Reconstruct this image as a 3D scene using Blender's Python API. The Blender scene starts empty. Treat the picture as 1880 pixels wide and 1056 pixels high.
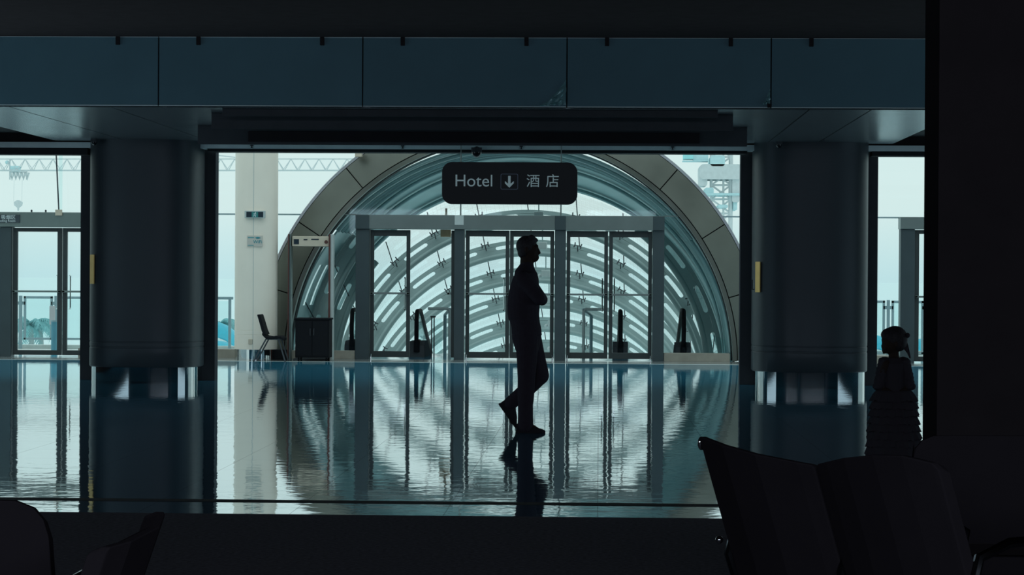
import bpy, bmesh, math, random
from math import sin, cos, pi, radians, sqrt, atan2
from mathutils import Vector, Matrix, Euler
random.seed(7)
SC = bpy.context.scene
COL = SC.collection

# ---------------------------------------------------------------- camera
W, H, F = 1880.0, 1056.0, 4400.0
CAMZ = 1.40
cd = bpy.data.cameras.new('camera'); cam = bpy.data.objects.new('camera', cd); COL.objects.link(cam)
cd.sensor_width = 36.0; cd.lens = F / W * 36.0; cd.clip_start = 0.05; cd.clip_end = 6000
RM = Matrix.Rotation(radians(2.08), 3, 'Z') @ Matrix.Rotation(radians(90 - 0.273), 3, 'X') @ Matrix.Rotation(radians(0.35), 3, 'Z')
cam.matrix_world = Matrix.Translation((0, 0, CAMZ)) @ RM.to_4x4()
SC.camera = cam
SC.view_settings.view_transform = 'Standard'; SC.view_settings.look = 'None'
SC.view_settings.gamma = 1.0; SC.view_settings.exposure = 0.0
SC.view_settings.use_curve_mapping = False
SC.cycles.transparent_max_bounces = 48; SC.cycles.max_bounces = 10; SC.cycles.diffuse_bounces = 5; SC.cycles.glossy_bounces = 6

def ray(px, py):
    return RM @ Vector(((px - W/2) / F, (H/2 - py) / F, -1.0))
def P(px, py, Y):                        # where the sight line of a pixel meets the wall plane y = Y
    d = ray(px, py); t = Y / d.y
    return Vector((d.x*t, Y, CAMZ + d.z*t))
def FL(px, py, z=0.0):                   # where it meets the floor
    d = ray(px, py); t = (z - CAMZ) / d.z
    return Vector((d.x*t, d.y*t, z))
def PX(px, Y, py=508): return P(px, py, Y).x
def PZ(py, Y, px=940): return P(px, py, Y).z

# ---------------------------------------------------------------- world
wd = bpy.data.worlds.new('overcast_sky'); SC.world = wd; wd.use_nodes = True
nt = wd.node_tree; nt.nodes.clear()
tc = nt.nodes.new('ShaderNodeTexCoord'); sp = nt.nodes.new('ShaderNodeSeparateXYZ')
rp = nt.nodes.new('ShaderNodeValToRGB'); bg = nt.nodes.new('ShaderNodeBackground'); ow = nt.nodes.new('ShaderNodeOutputWorld')
nt.links.new(tc.outputs['Generated'], sp.inputs[0]); nt.links.new(sp.outputs['Z'], rp.inputs[0])
nt.links.new(rp.outputs[0], bg.inputs[0]); nt.links.new(bg.outputs[0], ow.inputs[0])
e = rp.color_ramp.elements
e[0].position = 0.0; e[0].color = (0.55, 0.80, 0.83, 1)
e[1].position = 1.0; e[1].color = (0.80, 0.98, 1.0, 1)
m_ = rp.color_ramp.elements.new(0.028); m_.color = (0.70, 0.88, 0.865, 1)
bg.inputs[1].default_value = 0.97

def area(name, loc, rot, sx, sy, power, col, spread=180):
    l = bpy.data.lights.new(name, 'AREA'); l.shape = 'RECTANGLE'; l.size = sx; l.size_y = sy
    l.energy = power; l.color = col; l.spread = radians(spread)
    o = bpy.data.objects.new(name, l); COL.objects.link(o); o.location = loc; o.rotation_euler = rot
    return o
# added fill lights, no real source: lift the blacks from behind and both sides
area('rear_fill_light', (0, -5.5, 3.3), (radians(90), 0, 0), 18, 0.9, 420, (0.78, 0.86, 1.0))
area('side_fill_light', (-9.3, 23.0, 1.7), (radians(90), 0, radians(-90)), 10, 2.4, 60, (0.62, 0.86, 1.0))
area('side_fill_light', (9.3, 23.0, 1.7), (radians(90), 0, radians(90)), 10, 2.4, 60, (0.62, 0.86, 1.0))

# ---------------------------------------------------------------- materials
MATS = {}
def mat(name, col, rough=0.5, metal=0.0, spec=0.5, var=0.06, scale=6.0, bump=0.0, emit=None, sheen=0.0):
    if name in MATS: return MATS[name]
    m = bpy.data.materials.new(name); m.use_nodes = True; MATS[name] = m
    n = m.node_tree; b = n.nodes['Principled BSDF']
    t = n.nodes.new('ShaderNodeTexCoord'); no = n.nodes.new('ShaderNodeTexNoise')
    no.inputs['Scale'].default_value = scale; no.inputs['Detail'].default_value = 4
    n.links.new(t.outputs['Object'], no.inputs['Vector'])
    r = n.nodes.new('ShaderNodeValToRGB')
    r.color_ramp.elements[0].position = 0.3; r.color_ramp.elements[1].position = 0.7
    r.color_ramp.elements[0].color = tuple(c*(1-var) for c in col) + (1,)
    r.color_ramp.elements[1].color = tuple(min(1, c*(1+var)) for c in col) + (1,)
    n.links.new(no.outputs['Fac'], r.inputs[0]); n.links.new(r.outputs[0], b.inputs['Base Color'])
    b.inputs['Roughness'].default_value = rough; b.inputs['Metallic'].default_value = metal
    b.inputs['Specular IOR Level'].default_value = spec
    if bump:
        bp = n.nodes.new('ShaderNodeBump'); bp.inputs['Strength'].default_value = bump; bp.inputs['Distance'].default_value = 0.01
        n.links.new(no.outputs['Fac'], bp.inputs['Height']); n.links.new(bp.outputs[0], b.inputs['Normal'])
    if emit:
        b.inputs['Emission Color'].default_value = tuple(emit[:3]) + (1,); b.inputs['Emission Strength'].default_value = emit[3]
    return m

def glass(name, tint=(0.985, 0.993, 0.993), refl=0.06, frit=None):
    m = bpy.data.materials.new(name); m.use_nodes = True; MATS[name] = m
    n = m.node_tree; n.nodes.clear()
    out = n.nodes.new('ShaderNodeOutputMaterial'); tr = n.nodes.new('ShaderNodeBsdfTransparent'); gl = n.nodes.new('ShaderNodeBsdfGlossy')
    gl.inputs['Roughness'].default_value = 0.02; gl.inputs['Color'].default_value = (0.8, 0.95, 0.95, 1)
    tr.inputs['Color'].default_value = tint + (1,)
    lw = n.nodes.new('ShaderNodeLayerWeight'); lw.inputs['Blend'].default_value = 0.5
    pw = n.nodes.new('ShaderNodeMath'); pw.operation = 'POWER'; pw.inputs[1].default_value = 5.0; n.links.new(lw.outputs['Facing'], pw.inputs[0])
    fr = n.nodes.new('ShaderNodeMath'); fr.operation = 'MULTIPLY_ADD'; fr.inputs[1].default_value = 0.7; fr.inputs[2].default_value = 0.008; n.links.new(pw.outputs[0], fr.inputs[0])
    mx = n.nodes.new('ShaderNodeMixShader'); n.links.new(fr.outputs[0], mx.inputs[0])
    n.links.new(tr.outputs[0], mx.inputs[1]); n.links.new(gl.outputs[0], mx.inputs[2])
    last = mx
    if frit:
        uv = n.nodes.new('ShaderNodeUVMap'); s = n.nodes.new('ShaderNodeSeparateXYZ'); n.links.new(uv.outputs[0], s.inputs[0])
        def line(sock, freq, w):
            a = n.nodes.new('ShaderNodeMath'); a.operation = 'MULTIPLY'; a.inputs[1].default_value = freq; n.links.new(sock, a.inputs[0])
            b = n.nodes.new('ShaderNodeMath'); b.operation = 'FRACT'; n.links.new(a.outputs[0], b.inputs[0])
            c = n.nodes.new('ShaderNodeMath'); c.operation = 'LESS_THAN'; c.inputs[1].default_value = w; n.links.new(b.outputs[0], c.inputs[0])
            return c
        a = line(s.outputs[0], frit[0], frit[2]); b = line(s.outputs[1], frit[1], frit[2])
        mxx = n.nodes.new('ShaderNodeMath'); mxx.operation = 'MAXIMUM'; n.links.new(a.outputs[0], mxx.inputs[0]); n.links.new(b.outputs[0], mxx.inputs[1])
        sc_ = n.nodes.new('ShaderNodeMath'); sc_.operation = 'MULTIPLY'; sc_.inputs[1].default_value = frit[3]; n.links.new(mxx.outputs[0], sc_.inputs[0])
        d = n.nodes.new('ShaderNodeBsdfTranslucent'); d.inputs['Color'].default_value = (0.7, 0.8, 0.8, 1)
        m2 = n.nodes.new('ShaderNodeMixShader'); n.links.new(sc_.outputs[0], m2.inputs[0]); n.links.new(mx.outputs[0], m2.inputs[1]); n.links.new(d.outputs[0], m2.inputs[2])
        last = m2
    n.links.new(last.outputs[0], out.inputs[0])
    return m

M_black = mat('matte_black_paint', (0.038, 0.034, 0.038), 0.9, spec=0.0)
M_hallceil = mat('dark_hall_ceiling', (0.12, 0.10, 0.10), 0.95, spec=0.0)
M_carpet = mat('dark_carpet', (0.17, 0.17, 0.20), 0.95, spec=0.02, scale=40, var=0.3)
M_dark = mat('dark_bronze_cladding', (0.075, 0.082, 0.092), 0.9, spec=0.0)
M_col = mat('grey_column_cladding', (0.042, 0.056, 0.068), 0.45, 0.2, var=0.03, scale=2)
M_chrome = mat('polished_steel', (0.62, 0.64, 0.64), 0.05, 1.0, var=0.03)
M_steel = mat('brushed_steel', (0.17, 0.21, 0.205), 0.38, 0.75, var=0.06, scale=3)
M_steeld = mat('dark_door_frame', (0.05, 0.072, 0.082), 0.45, 0.4, var=0.06, scale=3)
M_white = mat('cream_painted_column', (0.93, 0.85, 0.75), 0.5, var=0.03, scale=2)
M_arch = mat('champagne_metal_cladding', (0.140, 0.150, 0.132), 0.34, 0.6, var=0.34, scale=0.55)  # strong noise in the colour imitates varied highlights on the metal
M_joint = mat('black_joint', (0.01, 0.014, 0.018), 0.8)
M_collar = mat('teal_grey_tunnel_lining', (0.30, 0.48, 0.50), 0.38, 0.3, var=0.15, scale=1.4)
M_rib = mat('grey_green_rib_paint', (0.30, 0.40, 0.40), 0.45, 0.1, var=0.08, scale=2)
M_rubber = mat('black_rubber', (0.008, 0.009, 0.012), 0.7, spec=0.12)
M_leaf = mat('dark_door_leaf', (0.032, 0.042, 0.046), 0.5, 0.2, var=0.05)
M_fascia = mat('smoked_glass_panel', (0.125, 0.26, 0.32), 0.5, 0.0, spec=0.2, var=0.12, scale=0.9)
M_ceil = mat('satin_metal_ceiling', (0.30, 0.35, 0.38), 0.27, 0.75, var=0.16, scale=3)
M_trim = mat('aluminium_trim', (0.80, 0.95, 0.98), 0.6, 0.0)
M_brass = mat('brass_plate', (0.75, 0.50, 0.17), 0.35, 0.6)
M_stone = mat('stone_sill', (0.30, 0.28, 0.24), 0.5, var=0.12)
M_sign = mat('black_sign_face', (0.012, 0.013, 0.017), 0.5)
M_letter = mat('pale_sign_lettering', (0.50, 0.60, 0.62), 0.5, emit=(0.45, 0.62, 0.66, 0.16))
M_deck = mat('pale_deck_paving', (0.62, 0.66, 0.64), 0.8)
M_sea = mat('sea_with_painted_haze', (0.74, 0.88, 0.89), 0.9, var=0.02, scale=0.02, spec=0.0)  # distance haze is put into this pale base colour
M_crane = mat('crane_with_painted_haze', (0.63, 0.67, 0.68), 0.8, spec=0.0)  # lightened so the colour itself carries the haze over the cranes
M_craneb = mat('blue_crane_with_painted_haze', (0.53, 0.74, 0.77), 0.8, spec=0.0)  # blue crane parts, also paled in colour to read as hazy
M_cranet = mat('turquoise_sheet', (0.38, 0.77, 0.79), 0.8, spec=0.0)  # turquoise lightened towards the sky tone in place of haze
M_palm = mat('palm_green_with_painted_haze', (0.26, 0.50, 0.52), 0.9, var=0.2, spec=0.0)  # green paled to grey-blue: haze painted into the fronds
M_trunk = mat('palm_trunk', (0.35, 0.42, 0.42), 0.9, spec=0.0)  # trunk colour greyed for the same painted haze
M_slide = mat('blue_slide_plastic', (0.05, 0.50, 0.66), 0.4)
M_slidew = mat('white_slide_edge', (0.8, 0.85, 0.85), 0.6)
M_rail = mat('galvanised_rail', (0.30, 0.42, 0.46), 0.45, 0.4)
M_cream = mat('cream_plastic', (0.60, 0.52, 0.42), 0.5)
M_redbr = mat('red_brown_edge', (0.10, 0.035, 0.03), 0.5)
M_screen = mat('dark_screen', (0.02, 0.035, 0.05), 0.2)
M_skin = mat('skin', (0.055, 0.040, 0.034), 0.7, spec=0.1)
M_hair = mat('black_hair', (0.032, 0.030, 0.036), 0.7, scale=60, var=0.4)
M_shirt = mat('black_shirt', (0.055, 0.047, 0.062), 0.9, spec=0.1, scale=30)
M_trou = mat('black_trousers', (0.055, 0.047, 0.062), 0.9, spec=0.1, scale=30)
M_shoe = mat('black_shoe', (0.04, 0.04, 0.048), 0.8, spec=0.1)
M_tulle = mat('dark_tulle', (0.065, 0.06, 0.072), 0.95, spec=0.05)
M_teal = mat('teal_print', (0.02, 0.30, 0.36), 0.6)
M_tan = mat('tan_box', (0.55, 0.35, 0.22), 0.7)
M_glass = glass('clear_glass')
M_skin_glass = glass('fritted_tunnel_glass', (0.985, 0.99, 0.985), frit=(1, 1, 0.16, 0.13))
M_tealglass = glass('teal_tinted_glass', (0.90, 0.97, 0.97))
M_bluebin = mat('blue_bin', (0.10, 0.33, 0.42), 0.6)
M_pink = mat('pale_pink_board', (0.62, 0.58, 0.58), 0.7)
M_grey = mat('light_grey_plastic', (0.5, 0.56, 0.56), 0.6)

# polished floor
def floor_mat():
    m = bpy.data.materials.new('polished_floor_tiles'); m.use_nodes = True
    n = m.node_tree; b = n.nodes['Principled BSDF']
    t = n.nodes.new('ShaderNodeTexCoord')
    br = n.nodes.new('ShaderNodeTexBrick'); br.offset = 0.0
    br.inputs['Scale'].default_value = 1.0; br.inputs['Brick Width'].default_value = 0.9; br.inputs['Row Height'].default_value = 0.9
    br.inputs['Mortar Size'].default_value = 0.004; br.inputs['Color1'].default_value = (0.60, 0.73, 0.79, 1)
    br.inputs['Color2'].default_value = (0.63, 0.76, 0.81, 1); br.inputs['Mortar'].default_value = (0.10, 0.16, 0.2, 1)
    n.links.new(t.outputs['Object'], br.inputs['Vector']); n.links.new(br.outputs['Color'], b.inputs['Base Color'])
    b.inputs['Metallic'].default_value = 1.0; b.inputs['Roughness'].default_value = 0.03
    df = n.nodes.new('ShaderNodeBsdfDiffuse'); df.inputs['Color'].default_value = (0.06, 0.40, 0.62, 1)
    mxs = n.nodes.new('ShaderNodeMixShader'); mxs.inputs[0].default_value = 0.13
    n.links.new(b.outputs[0], mxs.inputs[1]); n.links.new(df.outputs[0], mxs.inputs[2]); n.links.new(mxs.outputs[0], n.nodes['Material Output'].inputs[0])
    n1 = n.nodes.new('ShaderNodeTexNoise'); n1.inputs['Scale'].default_value = 4.2; n1.inputs['Detail'].default_value = 3
    n2 = n.nodes.new('ShaderNodeTexNoise'); n2.inputs['Scale'].default_value = 0.55; n2.inputs['Detail'].default_value = 1
    n.links.new(t.outputs['Object'], n1.inputs['Vector']); n.links.new(t.outputs['Object'], n2.inputs['Vector'])
    b1 = n.nodes.new('ShaderNodeBump'); b1.inputs['Strength'].default_value = 1.0; b1.inputs['Distance'].default_value = 0.0014
    b2 = n.nodes.new('ShaderNodeBump'); b2.inputs['Strength'].default_value = 1.0; b2.inputs['Distance'].default_value = 0.0006
    n.links.new(n1.outputs['Fac'], b1.inputs['Height']); n.links.new(n2.outputs['Fac'], b2.inputs['Height'])
    n.links.new(b1.outputs[0], b2.inputs['Normal']); n.links.new(b2.outputs[0], b.inputs['Normal'])
    return m
M_floor = floor_mat()

# ---------------------------------------------------------------- mesh builder
class MB:
    def __init__(s): s.v = []; s.f = []; s.uv = {}
    def add(s, vs, fs):
        k = len(s.v); s.v += [Vector(p) for p in vs]; s.f += [tuple(i + k for i in f) for f in fs]; return s
    def box(s, x0, x1, y0, y1, z0, z1):
        if x0 > x1: x0, x1 = x1, x0
        if y0 > y1: y0, y1 = y1, y0
        if z0 > z1: z0, z1 = z1, z0
        return s.add([(x0,y0,z0),(x1,y0,z0),(x1,y1,z0),(x0,y1,z0),(x0,y0,z1),(x1,y0,z1),(x1,y1,z1),(x0,y1,z1)],
                     [(0,3,2,1),(4,5,6,7),(0,1,5,4),(1,2,6,5),(2,3,7,6),(3,0,4,7)])
    def loft(s, rings, cap=True, close=True):
        k = len(s.v); n = len(rings[0])
        for r in rings: s.v += [Vector(p) for p in r]
        for i in range(len(rings)-1):
            for j in range(n if close else n-1):
                a = k+i*n+j; b = k+i*n+(j+1) % n
                s.f.append((a, b, b+n, a+n))
        if cap:
            s.f.append(tuple(k+j for j in reversed(range(n)))); s.f.append(tuple(k+(len(rings)-1)*n+j for j in range(n)))
        return s
    def tube(s, pts, rad, n=10, cap=True, flat=1.0):
        pts = [Vector(p) for p in pts]
        if not isinstance(rad, (list, tuple)): rad = [rad]*len(pts)
        rings = []; up = None
        for i, p in enumerate(pts):
            d = (pts[min(i+1, len(pts)-1)] - pts[max(i-1, 0)]).normalized()
            if up is None: up = Vector((0, 0, 1)) if abs(d.z) < 0.9 else Vector((0, 1, 0))
            a = d.cross(up).normalized(); up = a.cross(d).normalized()
            rings.append([p + a*cos(2*pi*j/n)*rad[i] + up*sin(2*pi*j/n)*rad[i]*flat for j in range(n)])
        return s.loft(rings, cap)
    def ball(s, c, r, n=14, m=8, rot=None):
        if not isinstance(r, (list, tuple)): r = (r, r, r)
        c = Vector(c); rings = []
        for i in range(m+1):
            t = -pi/2*0.985 + pi*0.985*i/m; rg = []
            for j in range(n):
                q = Vector((cos(t)*cos(2*pi*j/n)*r[0], cos(t)*sin(2*pi*j/n)*r[1], sin(t)*r[2]))
                if rot: q = rot @ q
                rg.append(c + q)
            rings.append(rg)
        return s.loft(rings)
    def caps(s, a, b, ra, rb, n=14):
        a = Vector(a); b = Vector(b); s.tube([a, b], [ra, rb], n); s.ball(a, ra, n); s.ball(b, rb, n); return s
    def cyl(s, cx, cy, z0, z1, r, n=64, r1=None):
        r1 = r if r1 is None else r1
        return s.loft([[(cx+r*cos(2*pi*j/n), cy+r*sin(2*pi*j/n), z0) for j in range(n)], [(cx+r1*cos(2*pi*j/n), cy+r1*sin(2*pi*j/n), z1) for j in range(n)]])
    def prism(s, poly, y0, y1):            # polygon in x,z extruded along y
        n = len(poly); k = len(s.v)
        s.v += [Vector((p[0], y0, p[1])) for p in poly] + [Vector((p[0], y1, p[1])) for p in poly]
        s.f.append(tuple(k+i for i in range(n))); s.f.append(tuple(k+n+i for i in reversed(range(n))))
        for i in range(n): j = (i+1) % n; s.f.append((k+i, k+n+i, k+n+j, k+j))
        return s
    def xform(s, M):
        s.v = [M @ p for p in s.v]; return s
    def build(s, name, m, parent=None, local=False, smooth=False, bevel=0.0, origin=None, mods=None, uvs=None):
        me = bpy.data.meshes.new(name)
        if parent is not None and not local:
            off = Vector(parent['_o']) if '_o' in parent else Vector((0, 0, 0))
        elif parent is None and origin is None and not local:
            xs = [p.x for p in s.v]; ys = [p.y for p in s.v]; zs = [p.z for p in s.v]
            off = Vector(((min(xs)+max(xs))/2, (min(ys)+max(ys))/2, min(zs)))
        else: off = Vector(origin) if origin is not None else Vector((0, 0, 0))
        me.from_pydata([tuple(p - off) for p in s.v], [], s.f); me.update()
        bm = bmesh.new(); bm.from_mesh(me); bmesh.ops.recalc_face_normals(bm, faces=bm.faces); bm.to_mesh(me); bm.free()
        if uvs:
            l = me.uv_layers.new(name='UVMap')
            for lp in me.loops: l.data[lp.index].uv = uvs[lp.vertex_index]
        me.materials.append(m)
        if smooth:
            for p in me.polygons: p.use_smooth = True
            me.set_sharp_from_angle(angle=radians(40))
        o = bpy.data.objects.new(name, me); COL.objects.link(o)
        if parent is not None:
            o.parent = parent
            if '_o' in parent: o['_o'] = tuple(parent['_o'])
        else: o.location = off; o['_o'] = tuple(off)
        if bevel:
            b = o.modifiers.new('bevel', 'BEVEL'); b.width = bevel; b.segments = 2; b.limit_method = 'ANGLE'
        return o

def tag(o, label, cat, group=None, kind=None):
    if label: o['label'] = label
    if cat: o['category'] = cat
    if group: o['group'] = group
    if kind: o['kind'] = kind
    return o
def thing(name, label, cat, loc=(0, 0, 0), group=None, kind=None):
    o = bpy.data.objects.new(name, None); o.empty_display_size = 0.1; COL.objects.link(o); o.location = loc; o['_o'] = tuple(loc)
    return tag(o, label, cat, group, kind)
def struct(o, label=None, cat=None): o['kind'] = 'structure'; \
    (label and tag(o, label, cat)); return o
def copy_tree(o, loc=None, parent=None, label=None):
    c = o.copy(); COL.objects.link(c)
    if parent: c.parent = parent
    for ch in [q for q in bpy.data.objects if q.parent == o]: copy_tree(ch, parent=c)
    if loc is not None: c.location = loc
    if label: c['label'] = label
    return c
def text(body, size, loc, m, parent, name='lettering', rot=(pi/2, 0, 0), ax='CENTER', ext=0.002, sx=1.0):
    c = bpy.data.curves.new(name, 'FONT'); c.body = body; c.size = size; c.align_x = ax; c.align_y = 'CENTER'; c.extrude = ext
    c.materials.append(m); tmp = bpy.data.objects.new(name, c); COL.objects.link(tmp)
    bpy.context.view_layer.update(); me = bpy.data.meshes.new_from_object(tmp.evaluated_get(bpy.context.evaluated_depsgraph_get()))
    bpy.data.objects.remove(tmp); bpy.data.curves.remove(c); o = bpy.data.objects.new(name, me); COL.objects.link(o)
    if not me.materials: me.materials.append(m)
    o.parent = parent; o.location = Vector(loc) - Vector(parent['_o']); o.rotation_euler = rot; o.scale = (sx, 1, 1)
    return o
def rrect(x0, x1, z0, z1, r, n=8):
    pts = []
    for cx, cz, a0 in ((x1-r, z1-r, 0), (x0+r, z1-r, 90), (x0+r, z0+r, 180), (x1-r, z0+r, 270)):
        for i in range(n+1):
            a = radians(a0 + 90*i/n); pts.append((cx+r*cos(a), cz+r*sin(a)))
    return pts

# ---------------------------------------------------------------- key depths
YW = FL(937, 661).y                 # glazed far wall with the arch
RC = 0.745
cl = FL(267, 704); cr = FL(1487, 712)
YC = (cl.y + cr.y)/2 + RC           # centre line of the big columns
YH = YC - 0.25                      # header plane
YF = 24.5                           # fascia plane
ZL = PZ(194, YF, 100)               # lower ceiling
ZT = PZ(70, YF, 900)                # hall ceiling
YE = FL(700, 946).y                 # front edge of polished floor
print('YW %.2f YC %.2f (%.2f %.2f) ZL %.2f ZT %.2f YE %.2f' % (YW, YC, cl.y, cr.y, ZL, ZT, YE), 'ZH', PZ(268, YH))

# ================================================================ SETTING
def S(mb, name, m, **k): o = mb.build(name, m, **k); o['kind'] = 'structure'; return o
XL, XR = -13.0, 14.0
M_pale = mat('pale_plaster', (0.82, 0.84, 0.82), 0.8)
S(MB().box(XL, XR, YE, YW+3.0, -0.3, 0), 'floor', M_floor, origin=(0, 0, 0))
S(MB().box(-9.5, 9.5, -7, YE, -0.3, 0.0), 'floor', M_carpet)
ya = FL(300, 921).y; yb = FL(300, 916.5).y
S(MB().box(-8, 8, ya, yb, -0.01, 0.002), 'trim_1', M_joint)
# pale threshold in front of the glazed wall
S(MB().box(XL, XR, YW-1.45, YW-0.12, -0.01, 0.0015), 'trim_2', mat('grey_threshold_stone', (0.42, 0.46, 0.46), 0.14, 0.55, var=0.1, scale=4))
S(MB().box(XL, XR, YW-1.49, YW-1.45, -0.01, 0.002), 'trim_2', mat('pale_inlay', (0.75, 0.78, 0.76), 0.5))
# hall shell
S(MB().box(-9.7, 9.7, -7, YF, ZT, ZT+0.3), 'ceiling', M_hallceil)
S(MB().box(-9.7, -9.5, -7, YC+0.2, 0, ZT+0.3), 'wall_left', M_black)
S(MB().box(9.5, 9.7, -7, YC+0.2, 0, ZT+0.3), 'wall_right', M_black)
S(MB().box(-9.7, 9.7, -7.2, -7, 0, ZT+0.3), 'wall_back', M_black)
# bulkhead over the header, closing the hall off from the sky-lit entrance zone
S(MB().box(-13, 14, YH+0.301, YH+0.33, ZL+0.16, 5.6), 'wall_entrance_front', M_pale)
S(MB().box(-13.2, -13, YC, YW+0.2, 0, 5.6), 'wall_entrance_left', M_pale)
S(MB().box(14, 14.2, YC, YW+0.2, 0, 5.6), 'wall_entrance_right', M_pale)
# fascia backing
S(MB().box(-9.5, 9.5, YF+0.1, YF+0.2, ZL+0.01, ZT+0.3), 'wall_fascia', M_black)
# lower ceiling panels between the fascia and the header
xl1 = PX(5, YF, 192); xl2 = P(0, 234, YF).x
def ceil_x(px, py):                                 # x where the sight line meets the lower ceiling
    d = ray(px, py); t = (ZL - CAMZ)/d.z; return d.x*t
XA, XB = ceil_x(60, 248), ceil_x(1665, 253)         # outer edges of the bright soffits
XJ1, XJ2 = ceil_x(100, 220), ceil_x(1570, 220)
XM1, XM2 = ceil_x(300, 230), ceil_x(1450, 230)
def soffit(x0, x1):
    mb = MB(); g = 0.008
    mb.box(x0+g, x1-g, YF+0.2, YH-0.02, ZL, ZL+0.06); return mb
for a, b in ((XA, XJ1), (XJ1, XM1), (XM1, XM2), (XM2, XJ2), (XJ2, XB)):
    S(soffit(a, b), 'ceiling', M_ceil)
S(MB().box(-9.5, 9.5, YF+0.2, YH, ZL+0.10, ZL+0.2), 'ceiling', M_joint)
# three stepped dark bulkheads hanging below the soffit
for i, (x0, x1, yt, yb_, Y) in enumerate(((408, 1318, 190, 214, YF+0.35), (388, 1346, 208, 238, YF+1.0), (363, 1372, 232, 266.5, YF+3.2))):
    zb = PZ(yb_, Y, 860); 
    S(MB().box(PX(x0, Y, yt), PX(x1, Y, yt), Y, Y+0.09, zb, ZL), 'trim_%d' % (3+i), M_dark, bevel=0.004)
Yx = YF+3.2
S(MB().box(PX(456, Yx, 250), PX(1284, Yx, 250), Yx-0.02, Yx+0.05, PZ(262, Yx, 860), PZ(243, Yx, 860)), 'trim_6', M_black)
# header: light metal lip above a black frame
zt0, zt1, zt2 = PZ(267.5, YH, 900), PZ(275, YH, 900), PZ(280.5, YH, 900)
S(MB().box(-9.5, 9.5, YH-0.06, YH+0.3, zt1, zt0+0.02), 'trim_7', M_trim)
S(MB().box(PX(380, YH), PX(1370, YH), YH-0.02, YH+0.3, zt2, zt1), 'trim_8', M_joint)
S(MB().box(-9.5, PX(160, YH), YH-0.02, YH+0.3, PZ(283.5, YH, 60), zt1), 'trim_9', M_joint)
S(MB().box(PX(1600, YH), 9.5, YH-0.02, YH+0.3, PZ(286.5, YH, 1650), zt1), 'trim_10', M_joint)
S(MB().box(-9.5, 9.5, YH+0.0, YH+0.3, zt0, 5.6), 'wall_header_core', M_black)
# dark wall pieces flanking the columns
Yd = YC + 0.1
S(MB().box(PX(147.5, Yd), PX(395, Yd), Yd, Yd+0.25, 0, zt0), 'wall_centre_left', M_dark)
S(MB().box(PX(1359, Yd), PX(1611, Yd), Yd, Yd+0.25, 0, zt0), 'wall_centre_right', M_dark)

# ================================================================ BIG COLUMNS
def big_column(px0, px1, ptop, pb, pring, label):
    yl, yr = (YC-0.55, YC+0.05) if px0 < 900 else (YC+0.05, YC-0.55)
    cx = (PX(px0, yl) + PX(px1, yr))/2; r = (PX(px1, yr) - PX(px0, yl))/2
    t = thing('column', label, 'column', (cx, YC, 0), 'large grey columns')
    zb = CAMZ - (pb-508)/(pring-508)*CAMZ + 0.012
    mb = MB(); n = 96
    zs = [(zb, r-0.01), (zb+0.012, r), (zb+0.245, r), (zb+0.25, r-0.006), (zb+0.262, r-0.006), (zb+0.267, r), (zb+0.315, r), (zb+0.32, r-0.006), (zb+0.33, r-0.006), (zb+0.335, r), (ZL, r)]
    def se(q, z): return [(cx+q*math.copysign(abs(cos(2*pi*j/n))**(2/3.0), cos(2*pi*j/n)), YC-0.12+q*0.84*math.copysign(abs(sin(2*pi*j/n))**(2/3.0), sin(2*pi*j/n)), z) for j in range(n)]
    mb.loft([se(q, z) for z, q in zs])
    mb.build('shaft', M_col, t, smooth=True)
    MB().loft([se(r*0.965, 0.0), se(r*0.965, zb)]).build('base_ring', M_chrome, t, smooth=True)
    return cx, r
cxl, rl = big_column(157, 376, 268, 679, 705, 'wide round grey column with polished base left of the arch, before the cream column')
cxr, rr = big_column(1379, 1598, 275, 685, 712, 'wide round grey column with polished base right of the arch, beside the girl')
def plate(cx, r, px, y0, y1, label, hook=False):
    # narrow brass plate wrapped on the column side
    u = None
    for k in range(900):                       # walk back round the front left of the plan curve to the wanted sight line
        a_ = radians(270 - k*0.1); c_, s_ = cos(a_), sin(a_)
        x = cx + r*math.copysign(abs(c_)**(2/3.0), c_); y = YC-0.12 + 0.84*r*math.copysign(abs(s_)**(2/3.0), s_)
        if x <= PX(px, y): break
    nv = Vector((math.copysign(abs((x-cx)/r)**2, x-cx), math.copysign(abs((y-YC+0.12)/(0.84*r))**2/0.84, y-YC), 0)).normalized(); tv = Vector((-nv.y, nv.x, 0))
    x += nv.x*0.006; y += nv.y*0.006
    z0 = CAMZ - (y1-508)/F*y; z1 = CAMZ - (y0-508)/F*y
    mb = MB(); c = Vector((x, y, 0))
    w = 0.055
    vs = []
    for z in (z0, z1):
        for a, b in ((-w, 0), (w, 0), (w, 0.014), (-w, 0.014)): q = c + tv*a + nv*b; vs.append((q.x, q.y, z))
    mb.add(vs, [(0,1,2,3),(4,7,6,5),(0,4,5,1),(1,5,6,2),(2,6,7,3),(3,7,4,0)])
    o = mb.build('sign_plate', M_brass, bevel=0.003); tag(o, label, 'sign plate')
    if hook:
        q = c + tv*0.10*(-1 if (c - tv*0.1).x < c.x else 1) + nv*0.0
        MB().tube([(q.x, q.y, z0+0.04), (q.x+nv.x*0.03, q.y+nv.y*0.03, z0+0.035), (q.x+nv.x*0.03, q.y+nv.y*0.03, z0+0.16)], 0.008).build('hook', M_dark, o)
plate(cxl, rl, 171, 473, 527, 'narrow brass plate on the left edge of the left grey column')
plate(cxr, rr, 1393, 479, 535, 'narrow brass plate on the left side of the right grey column', True)

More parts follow.
